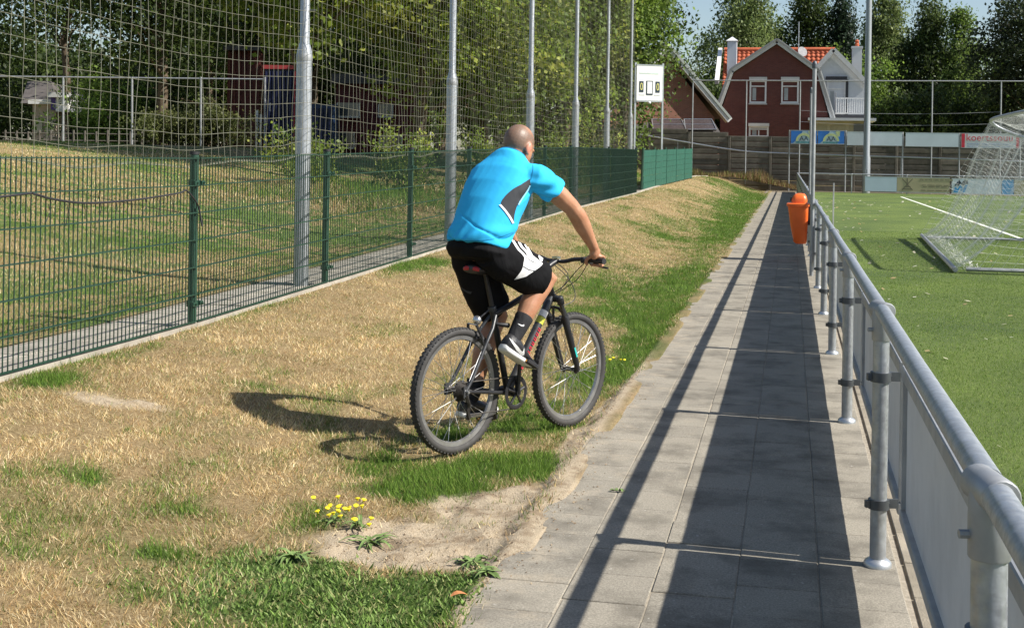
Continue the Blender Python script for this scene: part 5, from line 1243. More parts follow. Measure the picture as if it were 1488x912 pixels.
q = MB(); q.tube([fk(.455, -.058), fk(.462, -.03), fk(.465, 0), fk(.462, .03), fk(.455, .058)], [.018, .021, .025, .021, .018], 12); part(q, 'fork_crown', BLK)
q = MB(); q.tube([fk(.33, -.058), fk(.375, -.052), fk(.40, -.03), fk(.405, 0), fk(.40, .03), fk(.375, .052), fk(.33, .058)], .009, 10); part(q, 'fork_brace', BLK)
q = MB(); q.tube([fk(.0, -.07), fk(.0, .07)], .006, 8); part(q, 'front_axle', CHR)
q = MB(); q.box(fk(.12, -.0775) , (.012, .003, .06), Matrix.Rotation(-.4, 3, 'Y')); part(q, 'teal_sticker', M('teal_sticker', (.03, .45, .42), .5), sm=False)
# downtube graphics
d0, d1 = fk(.475), BB_ + Vector((.012, 0, .012)); dd_ = (d1 - d0).normalized()
for t0, t1, mt, nm in ((.17, .235, WHITEP, 'white_band'), (.24, .31, M('yellow_green_band', (.50, .52, .06), .5), 'yellow_band')):
    q = MB(); q.tube([d0.lerp(d1, t0), d0.lerp(d1, t1)], .0243, 14); part(q, nm, mt)
q = MB(); tt = .36; nr_ = Vector((dd_.z, 0, -dd_.x)) * -1
while tt < .86:                                              # red frame lettering: unreadable stacked glyphs
    c_ = d0.lerp(d1, tt) + Vector((0, -.0235, 0)); ax = Matrix.Rotation(-math.atan2(dd_.z, dd_.x), 3, 'Y'); k_ = random.choice((0, 1, 2))
    q.box(c_, (.004, .003, .024), ax); q.box(c_ + dd_ * .012, (.004, .003, .024), ax)
    q.box(c_ + dd_ * .006 + nr_ * (.010 if k_ else -.010), (.010, .003, .004), ax)
    if k_ > 1: q.box(c_ + dd_ * .006, (.010, .003, .004), ax)
    tt += .050
part(q, 'frame_lettering', REDP, sm=False, kind='stuff')
q = MB(); q.tube([Vector((.52, -.03, .47)) + Vector((.012 * math.cos(a), 0, .022 * math.sin(a) + .0)) for a in np.linspace(0, 6.0, 12)], .004, 6); part(q, 'bottle_cage_loop', RUBBER)
# seat
q = MB(); q.tube([(.283, 0, .71), (.205, 0, .945)], .0138, 12); part(q, 'seat_post', BLK)
q = MB(); q.lathe((.2785, 0, .722), [(.022, 0), (.023, .004), (.023, .024), (.021, .028)], axis=(-.29, 0, .957), n=14); part(q, 'seat_clamp', DGR)
q = MB(); sr_ = []
for u, a_, zt_, zb2_ in ((.098, .050, .972, .945), (.105, .066, .981, .935), (.15, .070, .986, .930), (.20, .055, .984, .930), (.26, .030, .980, .935), (.33, .021, .978, .940), (.372, .016, .972, .945), (.380, .008, .966, .950)):
    ring = []
    for j in range(16):
        an = 2 * math.pi * j / 16; ring.append(Vector((u, a_ * math.cos(an), (zt_ + zb2_) / 2 + (zt_ - zb2_) / 2 * math.sin(an))))
    sr_.append(ring)
q.rings(sr_); sad = part(q, 'saddle', BLK)
for s_ in (-1, 1):
    q = MB(); q.tube([(.102, s_ * .014, .962), (.100, s_ * .036, .962), (.106, s_ * .055, .957)], [(.006, .011), (.008, .013), (.006, .010)], 8); part(q, 'red_panel', M('saddle_red', (.42, .02, .03), .5), sad)
    q = MB(); q.tube([(.12, s_ * .022, .935), (.20, s_ * .022, .925), (.33, s_ * .018, .94)], .0035, 6); part(q, 'saddle_rail', STEEL, sad)
q = MB(); q.ellipsoid((.175, .02, .68), .022, .026, .026); lamp = part(q, 'rear_reflector', CHR); q = MB(); q.tube([(.255, 0, .735), (.20, .01, .70), (.185, .02, .68)], .005, 6); part(q, 'reflector_bracket', BLK, lamp)
q = MB(); q.tube([(.285, -.02, .655), (.31, -.05, .65), (.345, -.058, .645)], [.008, .012, .013], 10); part(q, 'lock_mount', RUBBER)
# cockpit
q = MB(); q.tube([fk(.585), fk(.60), fk(.66)], [.019, .017, .017], 12); part(q, 'headset', STEEL)
q = MB(); q.tube([fk(.64), (.77, 0, .945), (.825, 0, .965)], .017, 12); stem = part(q, 'stem', BLK); q = MB(); q.box((.825, 0, .985), (.03, .04, .012)); q.tube([(.815, -.012, .985), (.815, -.012, .995)], .004, 6); part(q, 'stem_clamp', CHR, stem, False)
bars = [(.815, -.345, .985), (.825, -.22, .987), (.828, -.13, .982), (.826, -.06, .966), (.825, 0, .965), (.826, .06, .966), (.828, .13, .982), (.825, .22, .987), (.815, .345, .985)]
q = MB(); q.tube(spline(bars, 4), .0115, 12); hbar = part(q, 'handlebar', BLK)
for s_ in (-1, 1):
    q = MB(); q.tube([(.8255, s_ * .222, .987), (.823, s_ * .23, .987), (.817, s_ * .335, .985), (.815, s_ * .347, .985)], [.016, .0165, .0165, .017], 12); part(q, 'grip', RUBBER, hbar)
    q = MB(); q.box((.835, s_ * .195, .982), (.05, .03, .035), bev=.006); q.tube([(.845, s_ * .20, .975), (.885, s_ * .215, .955), (.892, s_ * .27, .945), (.880, s_ * .325, .942)], .006, 8); part(q, 'brake_lever', BLK, hbar)
q = MB()
for pts in ([(.86, -.19, .975), (.93, -.13, .93), (.95, -.05, .85), (.87, .02, .78), fk(.46, .03)], [(.86, -.185, .97), (.90, -.10, .92), (.87, -.02, .82), (.82, .03, .77), (.72, .02, .72)], [(.86, .19, .975), (.93, .10, .93), (.96, .0, .84), (.95, -.04, .74), fk(.40, -.02)], [(.855, .2, .97), (.91, .08, .95), (.90, -.03, .88), (.83, -.03, .80)]):
    q.tube(spline(pts, 6), .0026, 6)
part(q, 'control_cables', RUBBER, kind='stuff')
# drivetrain
cv = -.058
q = MB(); q.tube([BB_ + Vector((.082 * math.cos(a), cv - .006, .082 * math.sin(a))) for a in np.linspace(0, 2 * math.pi, 40, endpoint=False)], (.012, .003), 8, closed=True) if 0 else q.tube([BB_ + Vector((.080 * math.cos(a), cv - .006, .080 * math.sin(a))) for a in np.linspace(0, 2 * math.pi, 40, endpoint=False)], [(.003, .013)] * 40, 8, closed=True); part(q, 'chain_ring', BLK)
q = MB(); q.tube([BB_ + Vector((0, -.05, 0)), BB_ + Vector((0, -.085, 0))], .016, 10)
for k in range(5): a = 2 * math.pi * k / 5 + .3; q.tube([BB_ + Vector((0, -.066, 0)), BB_ + Vector((.07 * math.cos(a), -.062, .07 * math.sin(a)))], .008, 6)
part(q, 'crank_spider', BLK)
for s_, du, dw in ((-1, -.006, .168), (1, .006, -.168)):
    pe = BB_ + Vector((du, s_ * .092, dw)); q = MB(); q.tube([BB_ + Vector((0, s_ * .078, 0)), pe], [(.014, .011), (.011, .009)], 10); ck = part(q, 'crank', BLK)
    tilt = -.5 if s_ < 0 else 0.05; R_ = Matrix.Rotation(-tilt, 3, 'Y'); pc = pe + Vector((0, s_ * .058, 0)); q = MB(); q.box(pc, (.095, .085, .022), R_, bev=.004); part(q, 'pedal', RUBBER, ck, False)
    for k in (-1, 1): q = MB(); q.box(pc + R_ @ Vector((k * .0485, 0, 0)), (.004, .05, .012), R_); part(q, 'pedal_reflector', M('amber_reflector', (.55, .25, .03), .3), ck, False)
q = MB(); q.tube([BB_ + Vector((0, cv, .088)), (0.0, -.046, WR + .045)], .0035, 6); q.tube([BB_ + Vector((0, cv, -.088)), (.03, -.050, .205)], .0035, 6); part(q, 'chain', STEEL, kind='stuff')
q = MB(); q.tube([(.0, -.072, WR - .02), (.015, -.075, .27), (.02, -.07, .255)], .010, 8); q.box((.025, -.062, .225), (.025, .012, .085), Matrix.Rotation(-.25, 3, 'Y'), bev=.004); q.lathe((.02, -.056, .262), [(.018, 0), (.018, .006)], axis=(0, -1, 0), n=12); q.lathe((.03, -.056, .195), [(.018, 0), (.018, .006)], axis=(0, -1, 0), n=12); part(q, 'derailleur', STEEL, kind='stuff')
q = MB(); q.tube([(.005, -.085, WR), (.005, -.072, WR)], .008, 8); part(q, 'axle_nut', CHR)

# ------------------------------------------------------------------ the rider
def fuse(q, voxel, it=6, fac=.5):
    """weld overlapping closed forms into one continuous skin"""
    me = q.mesh('tmp'); o = bpy.data.objects.new('tmp', me); COL.objects.link(o)
    m_ = o.modifiers.new('r', 'REMESH'); m_.mode = 'VOXEL'; m_.voxel_size = voxel; m_.use_smooth_shade = True
    s_ = o.modifiers.new('s', 'SMOOTH'); s_.iterations = it; s_.factor = fac
    bpy.context.view_layer.update(); res = bpy.data.meshes.new_from_object(o.evaluated_get(bpy.context.evaluated_depsgraph_get()))
    bpy.data.objects.remove(o); bpy.data.meshes.remove(me); return res
def oring(c, ax, a, b_, n=28, sq=2.0, side=(0, 1, 0)):
    ax = Vector(ax).normalized(); s_ = Vector(side); s_ = (s_ - ax * s_.dot(ax)).normalized(); f = ax.cross(s_); c = Vector(c); out = []
    for j in range(n):
        t_ = 2 * math.pi * j / n; x, y = math.cos(t_), math.sin(t_)
        k = (abs(x) ** sq + abs(y) ** sq) ** (-1 / sq); out.append(c + s_ * (a * x * k) + f * (b_ * y * k))
    return out
def get(me): v = np.empty(len(me.vertices) * 3, np.float32); me.vertices.foreach_get('co', v); return v.reshape(-1, 3)
def put(me, v): me.vertices.foreach_set('co', np.ascontiguousarray(v, np.float32).ravel()); me.update()
def norms(me): n_ = np.empty(len(me.vertices) * 3, np.float32); me.vertices.foreach_get('normal', n_); return n_.reshape(-1, 3)
rider = empty('person', BP, BA, label='shaven-headed cyclist in bright blue shirt and black shorts riding away', cat='person')
R_SH, R_EL, R_WR = Vector((.405, -.188, 1.462)), Vector((.622, -.285, 1.268)), Vector((.792, -.292, 1.056))
mir = lambda p: Vector((p[0], -p[1], p[2]))
R_HIP, R_KN, R_AN = Vector((.185, -.095, 1.03)), Vector((.592, -.115, .885)), Vector((.318, -.118, .585))
L_HIP, L_KN, L_AN = Vector((.185, .095, 1.03)), Vector((.435, .108, .675)), Vector((.262, .125, .245))
q = MB()
q.rings([oring((.16, 0, .99), (.3, 0, 1), .12, .10), oring((.175, 0, 1.08), (.4, 0, 1), .155, .115), oring((.215, 0, 1.2), (.45, 0, 1), .145, .105), oring((.29, 0, 1.35), (.5, 0, 1), .165, .11), oring((.355, 0, 1.45), (.6, 0, 1), .165, .095), oring((.40, 0, 1.51), (.6, 0, 1), .10, .07), oring((.425, 0, 1.54), (.55, 0, 1), .06, .06)])
q.tube([(.405, 0, 1.50), (.425, 0, 1.56), (.458, 0, 1.60)], [.066, .060, .058], 16)
# head: skull, face, jaw, nose, ears
hp = Matrix.Rotation(.52, 3, 'Y'); HC = Vector((.475, 0, 1.615))
def hd(x, y, z): return HC + hp @ Vector((x, y, z))
q.ellipsoid(hd(-.012, 0, .022), .098, .077, .096, hp, 24, 16); q.ellipsoid(hd(.030, 0, -.030), .068, .064, .088, hp, 20, 14); q.ellipsoid(hd(.050, 0, -.088), .042, .045, .034, hp); q.ellipsoid(hd(.070, 0, .015), .030, .055, .016, hp)
q.ellipsoid(hd(.103, 0, -.022), .016, .011, .026, hp); q.ellipsoid(hd(.110, 0, -.038), .014, .015, .011, hp); q.ellipsoid(hd(.086, 0, -.072), .012, .024, .008, hp); q.ellipsoid(hd(.083, 0, -.086), .012, .021, .008, hp)
for s_ in (-1, 1):
    er = hp @ Matrix.Rotation(s_ * .35, 3, 'Z'); q.ellipsoid(hd(-.004, s_ * .080, -.012), .020, .010, .033, er); q.ellipsoid(hd(.004, s_ * .080, -.040), .011, .009, .013, er); q.ellipsoid(hd(.05, s_ * .040, -.035), .022, .020, .022, hp)
for s_ in (-1, 1):
    f = (lambda p: Vector(p)) if s_ < 0 else mir
    sh, el, wr = f(R_SH), f(R_EL), f(R_WR)
    q.tube([f((.36, -.12, 1.46)), sh, sh.lerp(el, .3), sh.lerp(el, .62), sh.lerp(el, .9), el + Vector((-.006, 0, -.004)), el.lerp(wr, .16), el.lerp(wr, .38), el.lerp(wr, .7), el.lerp(wr, .92), wr], [.050, .050, .054, .055, .047, .046, .049, .048, .036, .029, .028], 16)
    # hand closed on the grip: palm, four fingers wrapping under the bar, thumb
    G = f((.819, -.287, .986)); yv = -1 if s_ < 0 else 1
    q.tube([wr, wr + (Vector((.812, G.y, 1.018)) - wr) * .6, Vector((.818, G.y, 1.012))], [(.026, .026), (.030, .040), (.022, .042)], 14)
    q.ellipsoid((.822, G.y, 1.010), .030, .042, .017)
    for k in range(4):
        yy_ = G.y + yv * (.033 - .021 * k); ln = (.9, 1.0, .97, .86)[k] if yv < 0 else (.86, .97, 1.0, .9)[k]; r_ = .0088
        pts = [(.832, yy_, 1.012), (.850, yy_, 1.004), (.8525, yy_, .985), (.846 - .004 * ln, yy_, .9655), (.826, yy_, .957 + .004 * (1 - ln)), (.808 + .006 * (1 - ln), yy_, .963)]
        q.tube(spline(pts, 3), r_, 8)
    q.tube(spline([(.806, G.y - yv * .030, 1.008), (.796, G.y - yv * .044, .995), (.798, G.y - yv * .054, .972), (.818, G.y - yv * .058, .960)], 3), [.0125] * 3 + [.011] * 3 + [.010] * 4, 8)
for hip, kn, an in ((R_HIP, R_KN, R_AN), (L_HIP, L_KN, L_AN)):
    d = (kn - hip); calf = (an - kn); back = Vector((-calf.z, 0, calf.x)).normalized(); back = back if back.x < 0 else -back
    q.tube([hip, hip.lerp(kn, .3), hip.lerp(kn, .65), hip.lerp(kn, .9), kn + Vector((.004, 0, .0)), kn.lerp(an, .12) + back * .006, kn.lerp(an, .30) + back * .020, kn.lerp(an, .5) + back * .015, kn.lerp(an, .75) + back * .004, an], [.085, .084, .074, .066, .063, .059, .063, .057, .042, .036], 18)
R_HEEL, L_HEEL = Vector((.218, -.122, .530)), Vector((.165, .128, .146))
def foot_axes(k): return ((math.cos(-.50), math.sin(-.50)) if k == 'R' else (math.cos(-.06), math.sin(-.06)))
for k, an, heel in (('R', R_AN, R_HEEL), ('L', L_AN, L_HEEL)):
    cx_, cz_ = foot_axes(k); fx = Vector((cx_, 0, cz_)); fz = Vector((-cz_, 0, cx_))
    q.tube([an, heel + fx * .05 + fz * .07, heel + fx * .12 + fz * .055, heel + fx * .20 + fz * .04, heel + fx * .26 + fz * .032], [.034, .036, .034, .032, .022], 12)
body = fuse(q, .0046, 5)
V = get(body)
# stubble: back and sides of the head; the crown is bald
hl = (V - np.array(HC)) @ np.array(hp)
top = smooth((hl[:, 2] - .050) / .045) * smooth((hl[:, 0] + .075) / .06); inb = (V[:, 2] > 1.535) & (np.linalg.norm(V - np.array(HC), axis=1) < .14)
face = smooth((hl[:, 0] - .018 - .02 * (hl[:, 2] > .03)) / .02); nape = smooth((hl[:, 2] + .070) / .035); ear = np.exp(-((hl[:, 0] + .0) / .024) ** 2 - ((hl[:, 2] + .018) / .036) ** 2) * (np.abs(hl[:, 1]) > .068)
hair = np.where(inb, (1 - top * .85) * (1 - face) * nape * (1 - np.clip(ear * 1.6, 0, 1)), 0)
brow = np.where(inb, np.exp(-((hl[:, 2] - .020) / .006) ** 2) * (hl[:, 0] > .07) * (np.abs(hl[:, 1]) > .012) * (np.abs(hl[:, 1]) < .05), 0)
a = body.attributes.new('hair', 'FLOAT', 'POINT'); a.data.foreach_set('value', np.clip(hair + brow, 0, 1).astype(np.float32))
a = body.attributes.new('flush', 'FLOAT', 'POINT'); a.data.foreach_set('value', np.where(inb, np.clip(ear, 0, 1), 0).astype(np.float32))
m, t, b = new_mat('skin'); at1 = N(t, 'ShaderNodeAttribute'); at1.attribute_name = 'hair'; at2 = N(t, 'ShaderNodeAttribute'); at2.attribute_name = 'flush'
sk = mix(t, ramp(t, noise(t, 14, 6, .65), [(.3, (.34, .155, .080)), (.7, (.46, .24, .14))]), (.42, .15, .09), ramp(t, noise(t, 38, 4), [(.5, (0, 0, 0)), (.75, (.35,) * 3)])); sk = mix(t, sk, (.58, .20, .13), at2.outputs['Fac'])
st = ramp(t, noise(t, 420, 2), [(.35, (.07, .055, .045)), (.7, (.19, .135, .10))]); hf = N(t, 'ShaderNodeMath', operation='MULTIPLY'); hf.inputs[1].default_value = .8; t.links.new(at1.outputs['Fac'], hf.inputs[0])
t.links.new(mix(t, sk, st, hf.outputs[0]), b.inputs['Base Color']); b.inputs['Roughness'].default_value = .48; b.inputs['Specular IOR Level'].default_value = .45
b.inputs['Subsurface Weight'].default_value = .12; b.inputs['Subsurface Radius'].default_value = (.01, .004, .002); bump(t, b, noise(t, 120, 5, .7), .14, .004)
SKIN = m
link('body', body, SKIN, rider)
for s_ in (-1, 1):
    q = MB(); q.ellipsoid(hd(.070, s_ * .031, .002), .012, .013, .011, hp, 12, 8); part(q, 'eye', M('eye_white', (.7, .68, .65), .2), rider)
# cloth material with folds
def cloth(name, col, fold=.5, rough=.8, sheen=0., scale=7., spec=.25):
    m, t, b = new_mat(name); c = ramp(t, noise(t, 3, 4), [(.3, tuple(x * .92 for x in col)), (.7, tuple(min(1, x * 1.06) for x in col))])
    t.links.new(c, b.inputs['Base Color']); b.inputs['Roughness'].default_value = rough; b.inputs['Sheen Weight'].default_value = sheen; b.inputs['Specular IOR Level'].default_value = spec
    co = objco(t); mp = N(t, 'ShaderNodeMapping'); t.links.new(co, mp.inputs[0]); mp.inputs['Rotation'].default_value = (.5, .9, .3); mp.inputs['Scale'].default_value = (1, 1, .38)
    n1 = noise(t, scale, 3, .5, mp.outputs[0], 1.2); n2 = noise(t, 600, 2, .5, co)
    ad = N(t, 'ShaderNodeMath', operation='MULTIPLY_ADD'); t.links.new(n2, ad.inputs[0]); ad.inputs[1].default_value = .012; t.links.new(n1, ad.inputs[2])
    bump(t, b, ad.outputs[0], fold, .035); return m
BLUEF = cloth('blue_jersey', (.030, .44, .80), .16, scale=4.); BLKF = cloth('black_jersey', (.007, .007, .008), .45, spec=.12); GREYF = cloth('charcoal_panel', (.045, .048, .055), .3); WHF = cloth('white_print', (.74, .74, .74), .3)
# shirt
q = MB()
q.rings([oring((.150, 0, 1.075), (.28, 0, 1), .176, .152, sq=2.3), oring((.160, 0, 1.10), (.33, 0, 1), .182, .152, sq=2.3), oring((.195, 0, 1.18), (.42, 0, 1), .178, .146, sq=2.3), oring((.245, 0, 1.28), (.5, 0, 1), .186, .144, sq=2.3), oring((.300, 0, 1.37), (.58, 0, 1), .198, .136, sq=2.4), oring((.350, 0, 1.445), (.68, 0, 1), .200, .118, sq=2.5), oring((.385, 0, 1.505), (.75, 0, 1), .168, .092), oring((.408, 0, 1.553), (.7, 0, 1), .108, .082), oring((.422, 0, 1.572), (.6, 0, 1), .076, .072)])
for s_ in (-1, 1):
    f = (lambda p: Vector(p)) if s_ < 0 else mir
    sh, el = f(R_SH), f(R_EL); q.tube([f((.335, -.07, 1.44)), f((.375, -.145, 1.452)), sh + Vector((-.006, 0, -.012)), sh.lerp(el, .22) + Vector((0, 0, -.006)), sh.lerp(el, .42), sh.lerp(el, .475)], [.070, .074, .074, .074, .073, .073], 20)
shirt = fuse(q, .0065, 16)
V, NN = get(shirt), norms(shirt); ax_t = V[:, 2] + .35 * V[:, 0]
fold = (fbm(V[:, 1] * 7 + V[:, 2] * 9, V[:, 2] * 5 - V[:, 0] * 6, 101, 3) - .5) * .016 * np.clip(1.35 - (V[:, 2] - 1.08) * 3.8, .03, 1) + .006 * np.sin((V[:, 2] * 1.2 + V[:, 1] * .9) * 46 + 2 * np.sin(V[:, 1] * 20)) * np.exp(-((V[:, 2] - 1.14) / .06) ** 2)
rg = np.abs(fbm(V[:, 2] * 11 - V[:, 1] * 7, V[:, 1] * 3 + V[:, 2] * 3, 131, 2) - .5); fold = fold - .010 * np.exp(-(rg / .035) ** 2) * np.clip(1.1 - (V[:, 2] - 1.10) * 5.5, .0, 1); arm = np.abs(V[:, 1]) > .19; fold = np.where(arm, .005 * np.sin((V[:, 0] * .8 - V[:, 2]) * 70 + 3 * V[:, 1] * 20), fold); put(shirt, V + NN * fold[:, None])
so_ = link('shirt', shirt, BLUEF, rider)
q = MB(); q.tube([p for p in oring((.422, 0, 1.568), (.6, 0, 1), .074, .070, 24)], .007, 8, closed=True); part(q, 'collar', cloth('dark_collar', (.02, .14, .28), .1), so_)
# shorts
q = MB()
q.rings([oring((.165, 0, .995), (.1, 0, 1), .12, .09), oring((.160, 0, 1.01), (.15, 0, 1), .165, .135, sq=2.4), oring((.160, 0, 1.045), (.22, 0, 1), .186, .152, sq=2.4), oring((.172, 0, 1.10), (.32, 0, 1), .168, .140, sq=2.3), oring((.185, 0, 1.13), (.35, 0, 1), .16, .13)])
for hip, kn, t1, dz, sy in ((R_HIP, R_KN, .83, 0, -1), (L_HIP, L_KN, .84, 0, 1)):
    d = (kn - hip).normalized(); out = Vector((0, sy, 0))
    q.rings([oring(hip - d * .07 + out * -.01, d, .085, .085), oring(hip.lerp(kn, .05), d, .098, .112, sq=2.2), oring(hip.lerp(kn, .35), d, .102, .120, sq=2.2), oring(hip.lerp(kn, .62) + Vector((0, 0, -.012)), d, .100, .118, sq=2.2), oring(hip.lerp(kn, t1) + Vector((0, 0, -.018)), d, .098, .112, sq=2.2)])
shorts = fuse(q, .0065, 8)
V, NN = get(shorts), norms(shorts); fold = (fbm(V[:, 0] * 9, V[:, 2] * 9 + V[:, 1] * 7, 111, 3) - .5) * .022; put(shorts, V + NN * fold[:, None])
sh_o = link('shorts', shorts, BLKF, rider)
# socks and shoes
SOCK = cloth('black_sock', (.02, .02, .022), .2, scale=20); SHOE = M('black_shoe_upper', (.022, .022, .024), .45, var=.3, scale=30, bmp=.25, bscale=140); SOLE = M('white_sole', (.72, .72, .70), .55, var=.08, scale=14, dirt=.2)
for k, kn, an, heel, ts in (('R', R_KN, R_AN, R_HEEL, .66), ('L', L_KN, L_AN, L_HEEL, .80)):
    cx_, cz_ = foot_axes(k); fx = Vector((cx_, 0, cz_)); fz = Vector((-cz_, 0, cx_)); sy = Vector((0, 1, 0)); calf = an - kn; bk_ = Vector((-calf.z, 0, calf.x)).normalized(); bk_ = bk_ if bk_.x < 0 else -bk_
    a0 = kn.lerp(an, ts) + bk_ * .007; q = MB(); q.tube([a0, a0.lerp(an, .02), kn.lerp(an, ts + .08) + bk_ * .004, kn.lerp(an, .93), an, heel + fx * .055 + fz * .06], [.050, .0515, .048, .0425, .039, .037], 18); skk = part(q, 'sock', SOCK, rider)
    prof = [(.000, .024, .030, .075), (.012, .036, .018, .100), (.045, .043, .016, .116), (.085, .045, .016, .114), (.120, .045, .016, .096), (.160, .046, .017, .078), (.200, .047, .018, .060), (.235, .046, .018, .052), (.268, .038, .019, .044), (.288, .024, .022, .036), (.296, .008, .026, .031)]
    rg = []
    for x, wd, z0, z1 in prof:
        ring = []
        for j in range(20):
            t_ = 2 * math.pi * j / 20; yy_, zz_ = math.cos(t_), math.sin(t_); wdz = wd * (1.0 if zz_ < 0 else 1 - .22 * zz_); ring.append(heel + fx * x + sy * (yy_ * wdz * 1.0) + fz * ((z0 + z1) / 2 + (z1 - z0) / 2 * zz_))
        rg.append(ring)
    q = MB(); q.rings(rg); shoe = part(q, 'shoe', SHOE, rider)
    rg = []
    for x, wd, lift in ((-.006, .020, .012), (.004, .034, .003), (.03, .041, 0), (.08, .042, 0), (.13, .043, 0), (.18, .047, 0), (.22, .050, .001), (.26, .044, .005), (.288, .028, .012), (.300, .010, .018)):
        ring = [heel + fx * x + sy * (wd * a_) + fz * (lift + z_) for a_, z_ in ((-1, .004), (-.9, 0), (.9, 0), (1, .004), (1.03, .016), (.97, .022), (-.97, .022), (-1.03, .016))]; rg.append(ring)
    q = MB(); q.rings(rg); part(q, 'sole', SOLE, shoe)
    q = MB()
    for j in range(5):
        x = .105 + .022 * j; z_ = .092 - .010 * j; q.tube([heel + fx * x + sy * -.020 + fz * (z_ - .004), heel + fx * (x + .006) + fz * (z_ + .003), heel + fx * (x + .012) + sy * .020 + fz * (z_ - .004)], .0028, 6)
    part(q, 'laces', RUBBER, shoe, kind='stuff')
# ---- prints on the clothes, laid onto the cloth they belong to
def bvh_of(objs):
    Vs, Fs, b0 = [], [], 0
    for o in objs:
        mw = BWM
        for v in o.data.vertices: Vs.append(mw @ v.co)
        for p in o.data.polygons: Fs.append([b0 + i for i in p.vertices])
        b0 = len(Vs)
    return BVHTree.FromPolygons(Vs, Fs)
INV = BWM.inverted()
def decal(name, c1, c2, tree_, mat, parent, nu=24, nv=4, off=.0022):
    """strip between two photo curves, dropped onto the surface"""
    def rs(c):
        P_ = spline([(x, y, 0) for x, y in c], 8) if len(c) > 2 else [Vector((*c[0], 0)).lerp(Vector((*c[1], 0)), k / 8) for k in range(9)]
        L_ = [0]
        for i in range(1, len(P_)): L_.append(L_[-1] + (P_[i] - P_[i - 1]).length)
        return [Vector((np.interp(s_, L_, [p.x for p in P_]), np.interp(s_, L_, [p.y for p in P_]), 0)) for s_ in np.linspace(0, L_[-1], nu)]
    A_, B_ = rs(c1), rs(c2); vs, ok = [], []
    org = Vector((0, 0, EYE))
    for i in range(nu):
        for j in range(nv + 1):
            p = A_[i].lerp(B_[i], j / nv); h_ = tree_.ray_cast(org, unproject(p.x, p.y))
            if h_[0] is None: vs.append(Vector((0, 0, 0))); ok.append(False)
            else: vs.append(INV @ (h_[0] + h_[1] * off)); ok.append(True)
    fs = [(i * (nv + 1) + j, i * (nv + 1) + j + 1, (i + 1) * (nv + 1) + j + 1, (i + 1) * (nv + 1) + j) for i in range(nu - 1) for j in range(nv)]
    fs = [f for f in fs if all(ok[k] for k in f) and max((vs[f[0]] - vs[k]).length for k in f) < .05]
    if not fs: return None
    q = MB(); q.add(vs, fs); me = bpy.data.meshes.new(name); used = sorted({k for f in fs for k in f}); mp_ = {k: i for i, k in enumerate(used)}
    me.from_pydata([vs[k] for k in used], [], [[mp_[k] for k in f] for f in fs]); me.polygons.foreach_set('use_smooth', [True] * len(fs)); me.update()
    return link(name, me, mat, parent)
TS, TH = bvh_of([so_]), bvh_of([sh_o])
decal('side_panel', [(770, 260), (757, 268), (745, 275), (734, 285), (728, 296), (734, 307), (744, 324)], [(771, 268), (767, 275), (760, 284), (753, 295), (749, 305), (747, 314), (746, 325)], TS, GREYF, so_, 30, 10)
decal('side_stripe', [(725, 298), (732, 306), (739, 316), (744, 325)], [(728, 297), (735, 305), (742, 315), (746.5, 323.5)], TS, WHF, so_, 20, 2, .004)
decal('side_stripe', [(769, 269), (765, 276), (759, 285), (752, 297)], [(771, 269.5), (767, 277), (761, 286), (753.5, 298)], TS, cloth('pale_piping', (.30, .62, .80), .1), so_, 20, 2, .004)
for c in ([(742, 343), (746, 351), (753, 362), (759, 368), (763, 374), (761.5, 383)], [(748, 340.5), (753, 350), (758, 359), (763, 364), (767, 370), (767, 379)], [(753.5, 339), (757.5, 346), (763, 355), (767, 362), (771, 369), (774, 376)]):
    decal('side_stripe', [(x - 1.5, y + .6) for x, y in c], [(x + 1.5, y - .6) for x, y in c], TH, WHF, sh_o, 26, 2)
decal('white_flash', [(764, 371), (761, 381), (757, 393), (747, 406)], [(771, 369), (783, 379), (787, 385), (764, 401.5)], TH, WHF, sh_o, 24, 10, .003)
BSEAM = cloth('blue_seam', (.015, .24, .48), .1)
decal('seam', [(767, 219), (772, 232), (774, 246), (771, 261)], [(768, 218.8), (773, 231.7), (775, 246), (772, 261.4)], TS, BSEAM, so_, 24, 1, .0012)
decal('seam', [(650, 347.5), (680, 349.5), (715, 347), (746, 337)], [(650, 348.4), (680, 350.4), (715, 347.9), (746, 337.9)], TS, BSEAM, so_, 40, 1, .0012)
for c in ([(763, 373), (770, 378), (778, 382)], [(759.5, 386), (768, 391), (777, 393)]): decal('flash_line', c, [(x + .3, y + 1.1) for x, y in c], TH, GREYF, sh_o, 14, 1, .0045)
decal('badge', [(783, 366), (782, 373), (784.5, 380)], [(786, 367), (788.5, 374), (787.5, 380)], TH, WHF, sh_o, 12, 4, .0035)
decal('emblem', [(726.6, 354.5), (727, 358)], [(730.5, 353.5), (730.8, 357)], TH, WHF, sh_o, 8, 4); decal('emblem', [(731, 354.3), (738.5, 350.2)], [(731.4, 355.6), (738.9, 351.6)], TH, WHF, sh_o, 14, 2)
decal('thigh_stripe', [(671, 417), (678, 421.5), (686, 423.5)], [(671.5, 420), (678, 424.5), (684, 427)], TH, GREYF, sh_o, 14, 2)
shoes = [o for o in rider.children if o.name.startswith('shoe')]; socks = [o for o in rider.children if o.name.startswith('sock')]
decal('swoosh', [(740, 491.5), (745, 500), (751, 509), (757, 515), (761.5, 515), (761.3, 506)], [(740.3, 491), (747, 497.5), (753, 504), (757.5, 509.5), (759.8, 510), (761, 506)], bvh_of([shoes[0]]), WHITEP, shoes[0], 26, 4, .002)
decal('swoosh', [(752.5, 470.5), (757, 473.5), (761, 474), (761.5, 471.5)], [(753, 470), (757.5, 471.8), (760, 472), (761.2, 471)], bvh_of([socks[0]]), WHITEP, socks[0], 12, 2, .002)
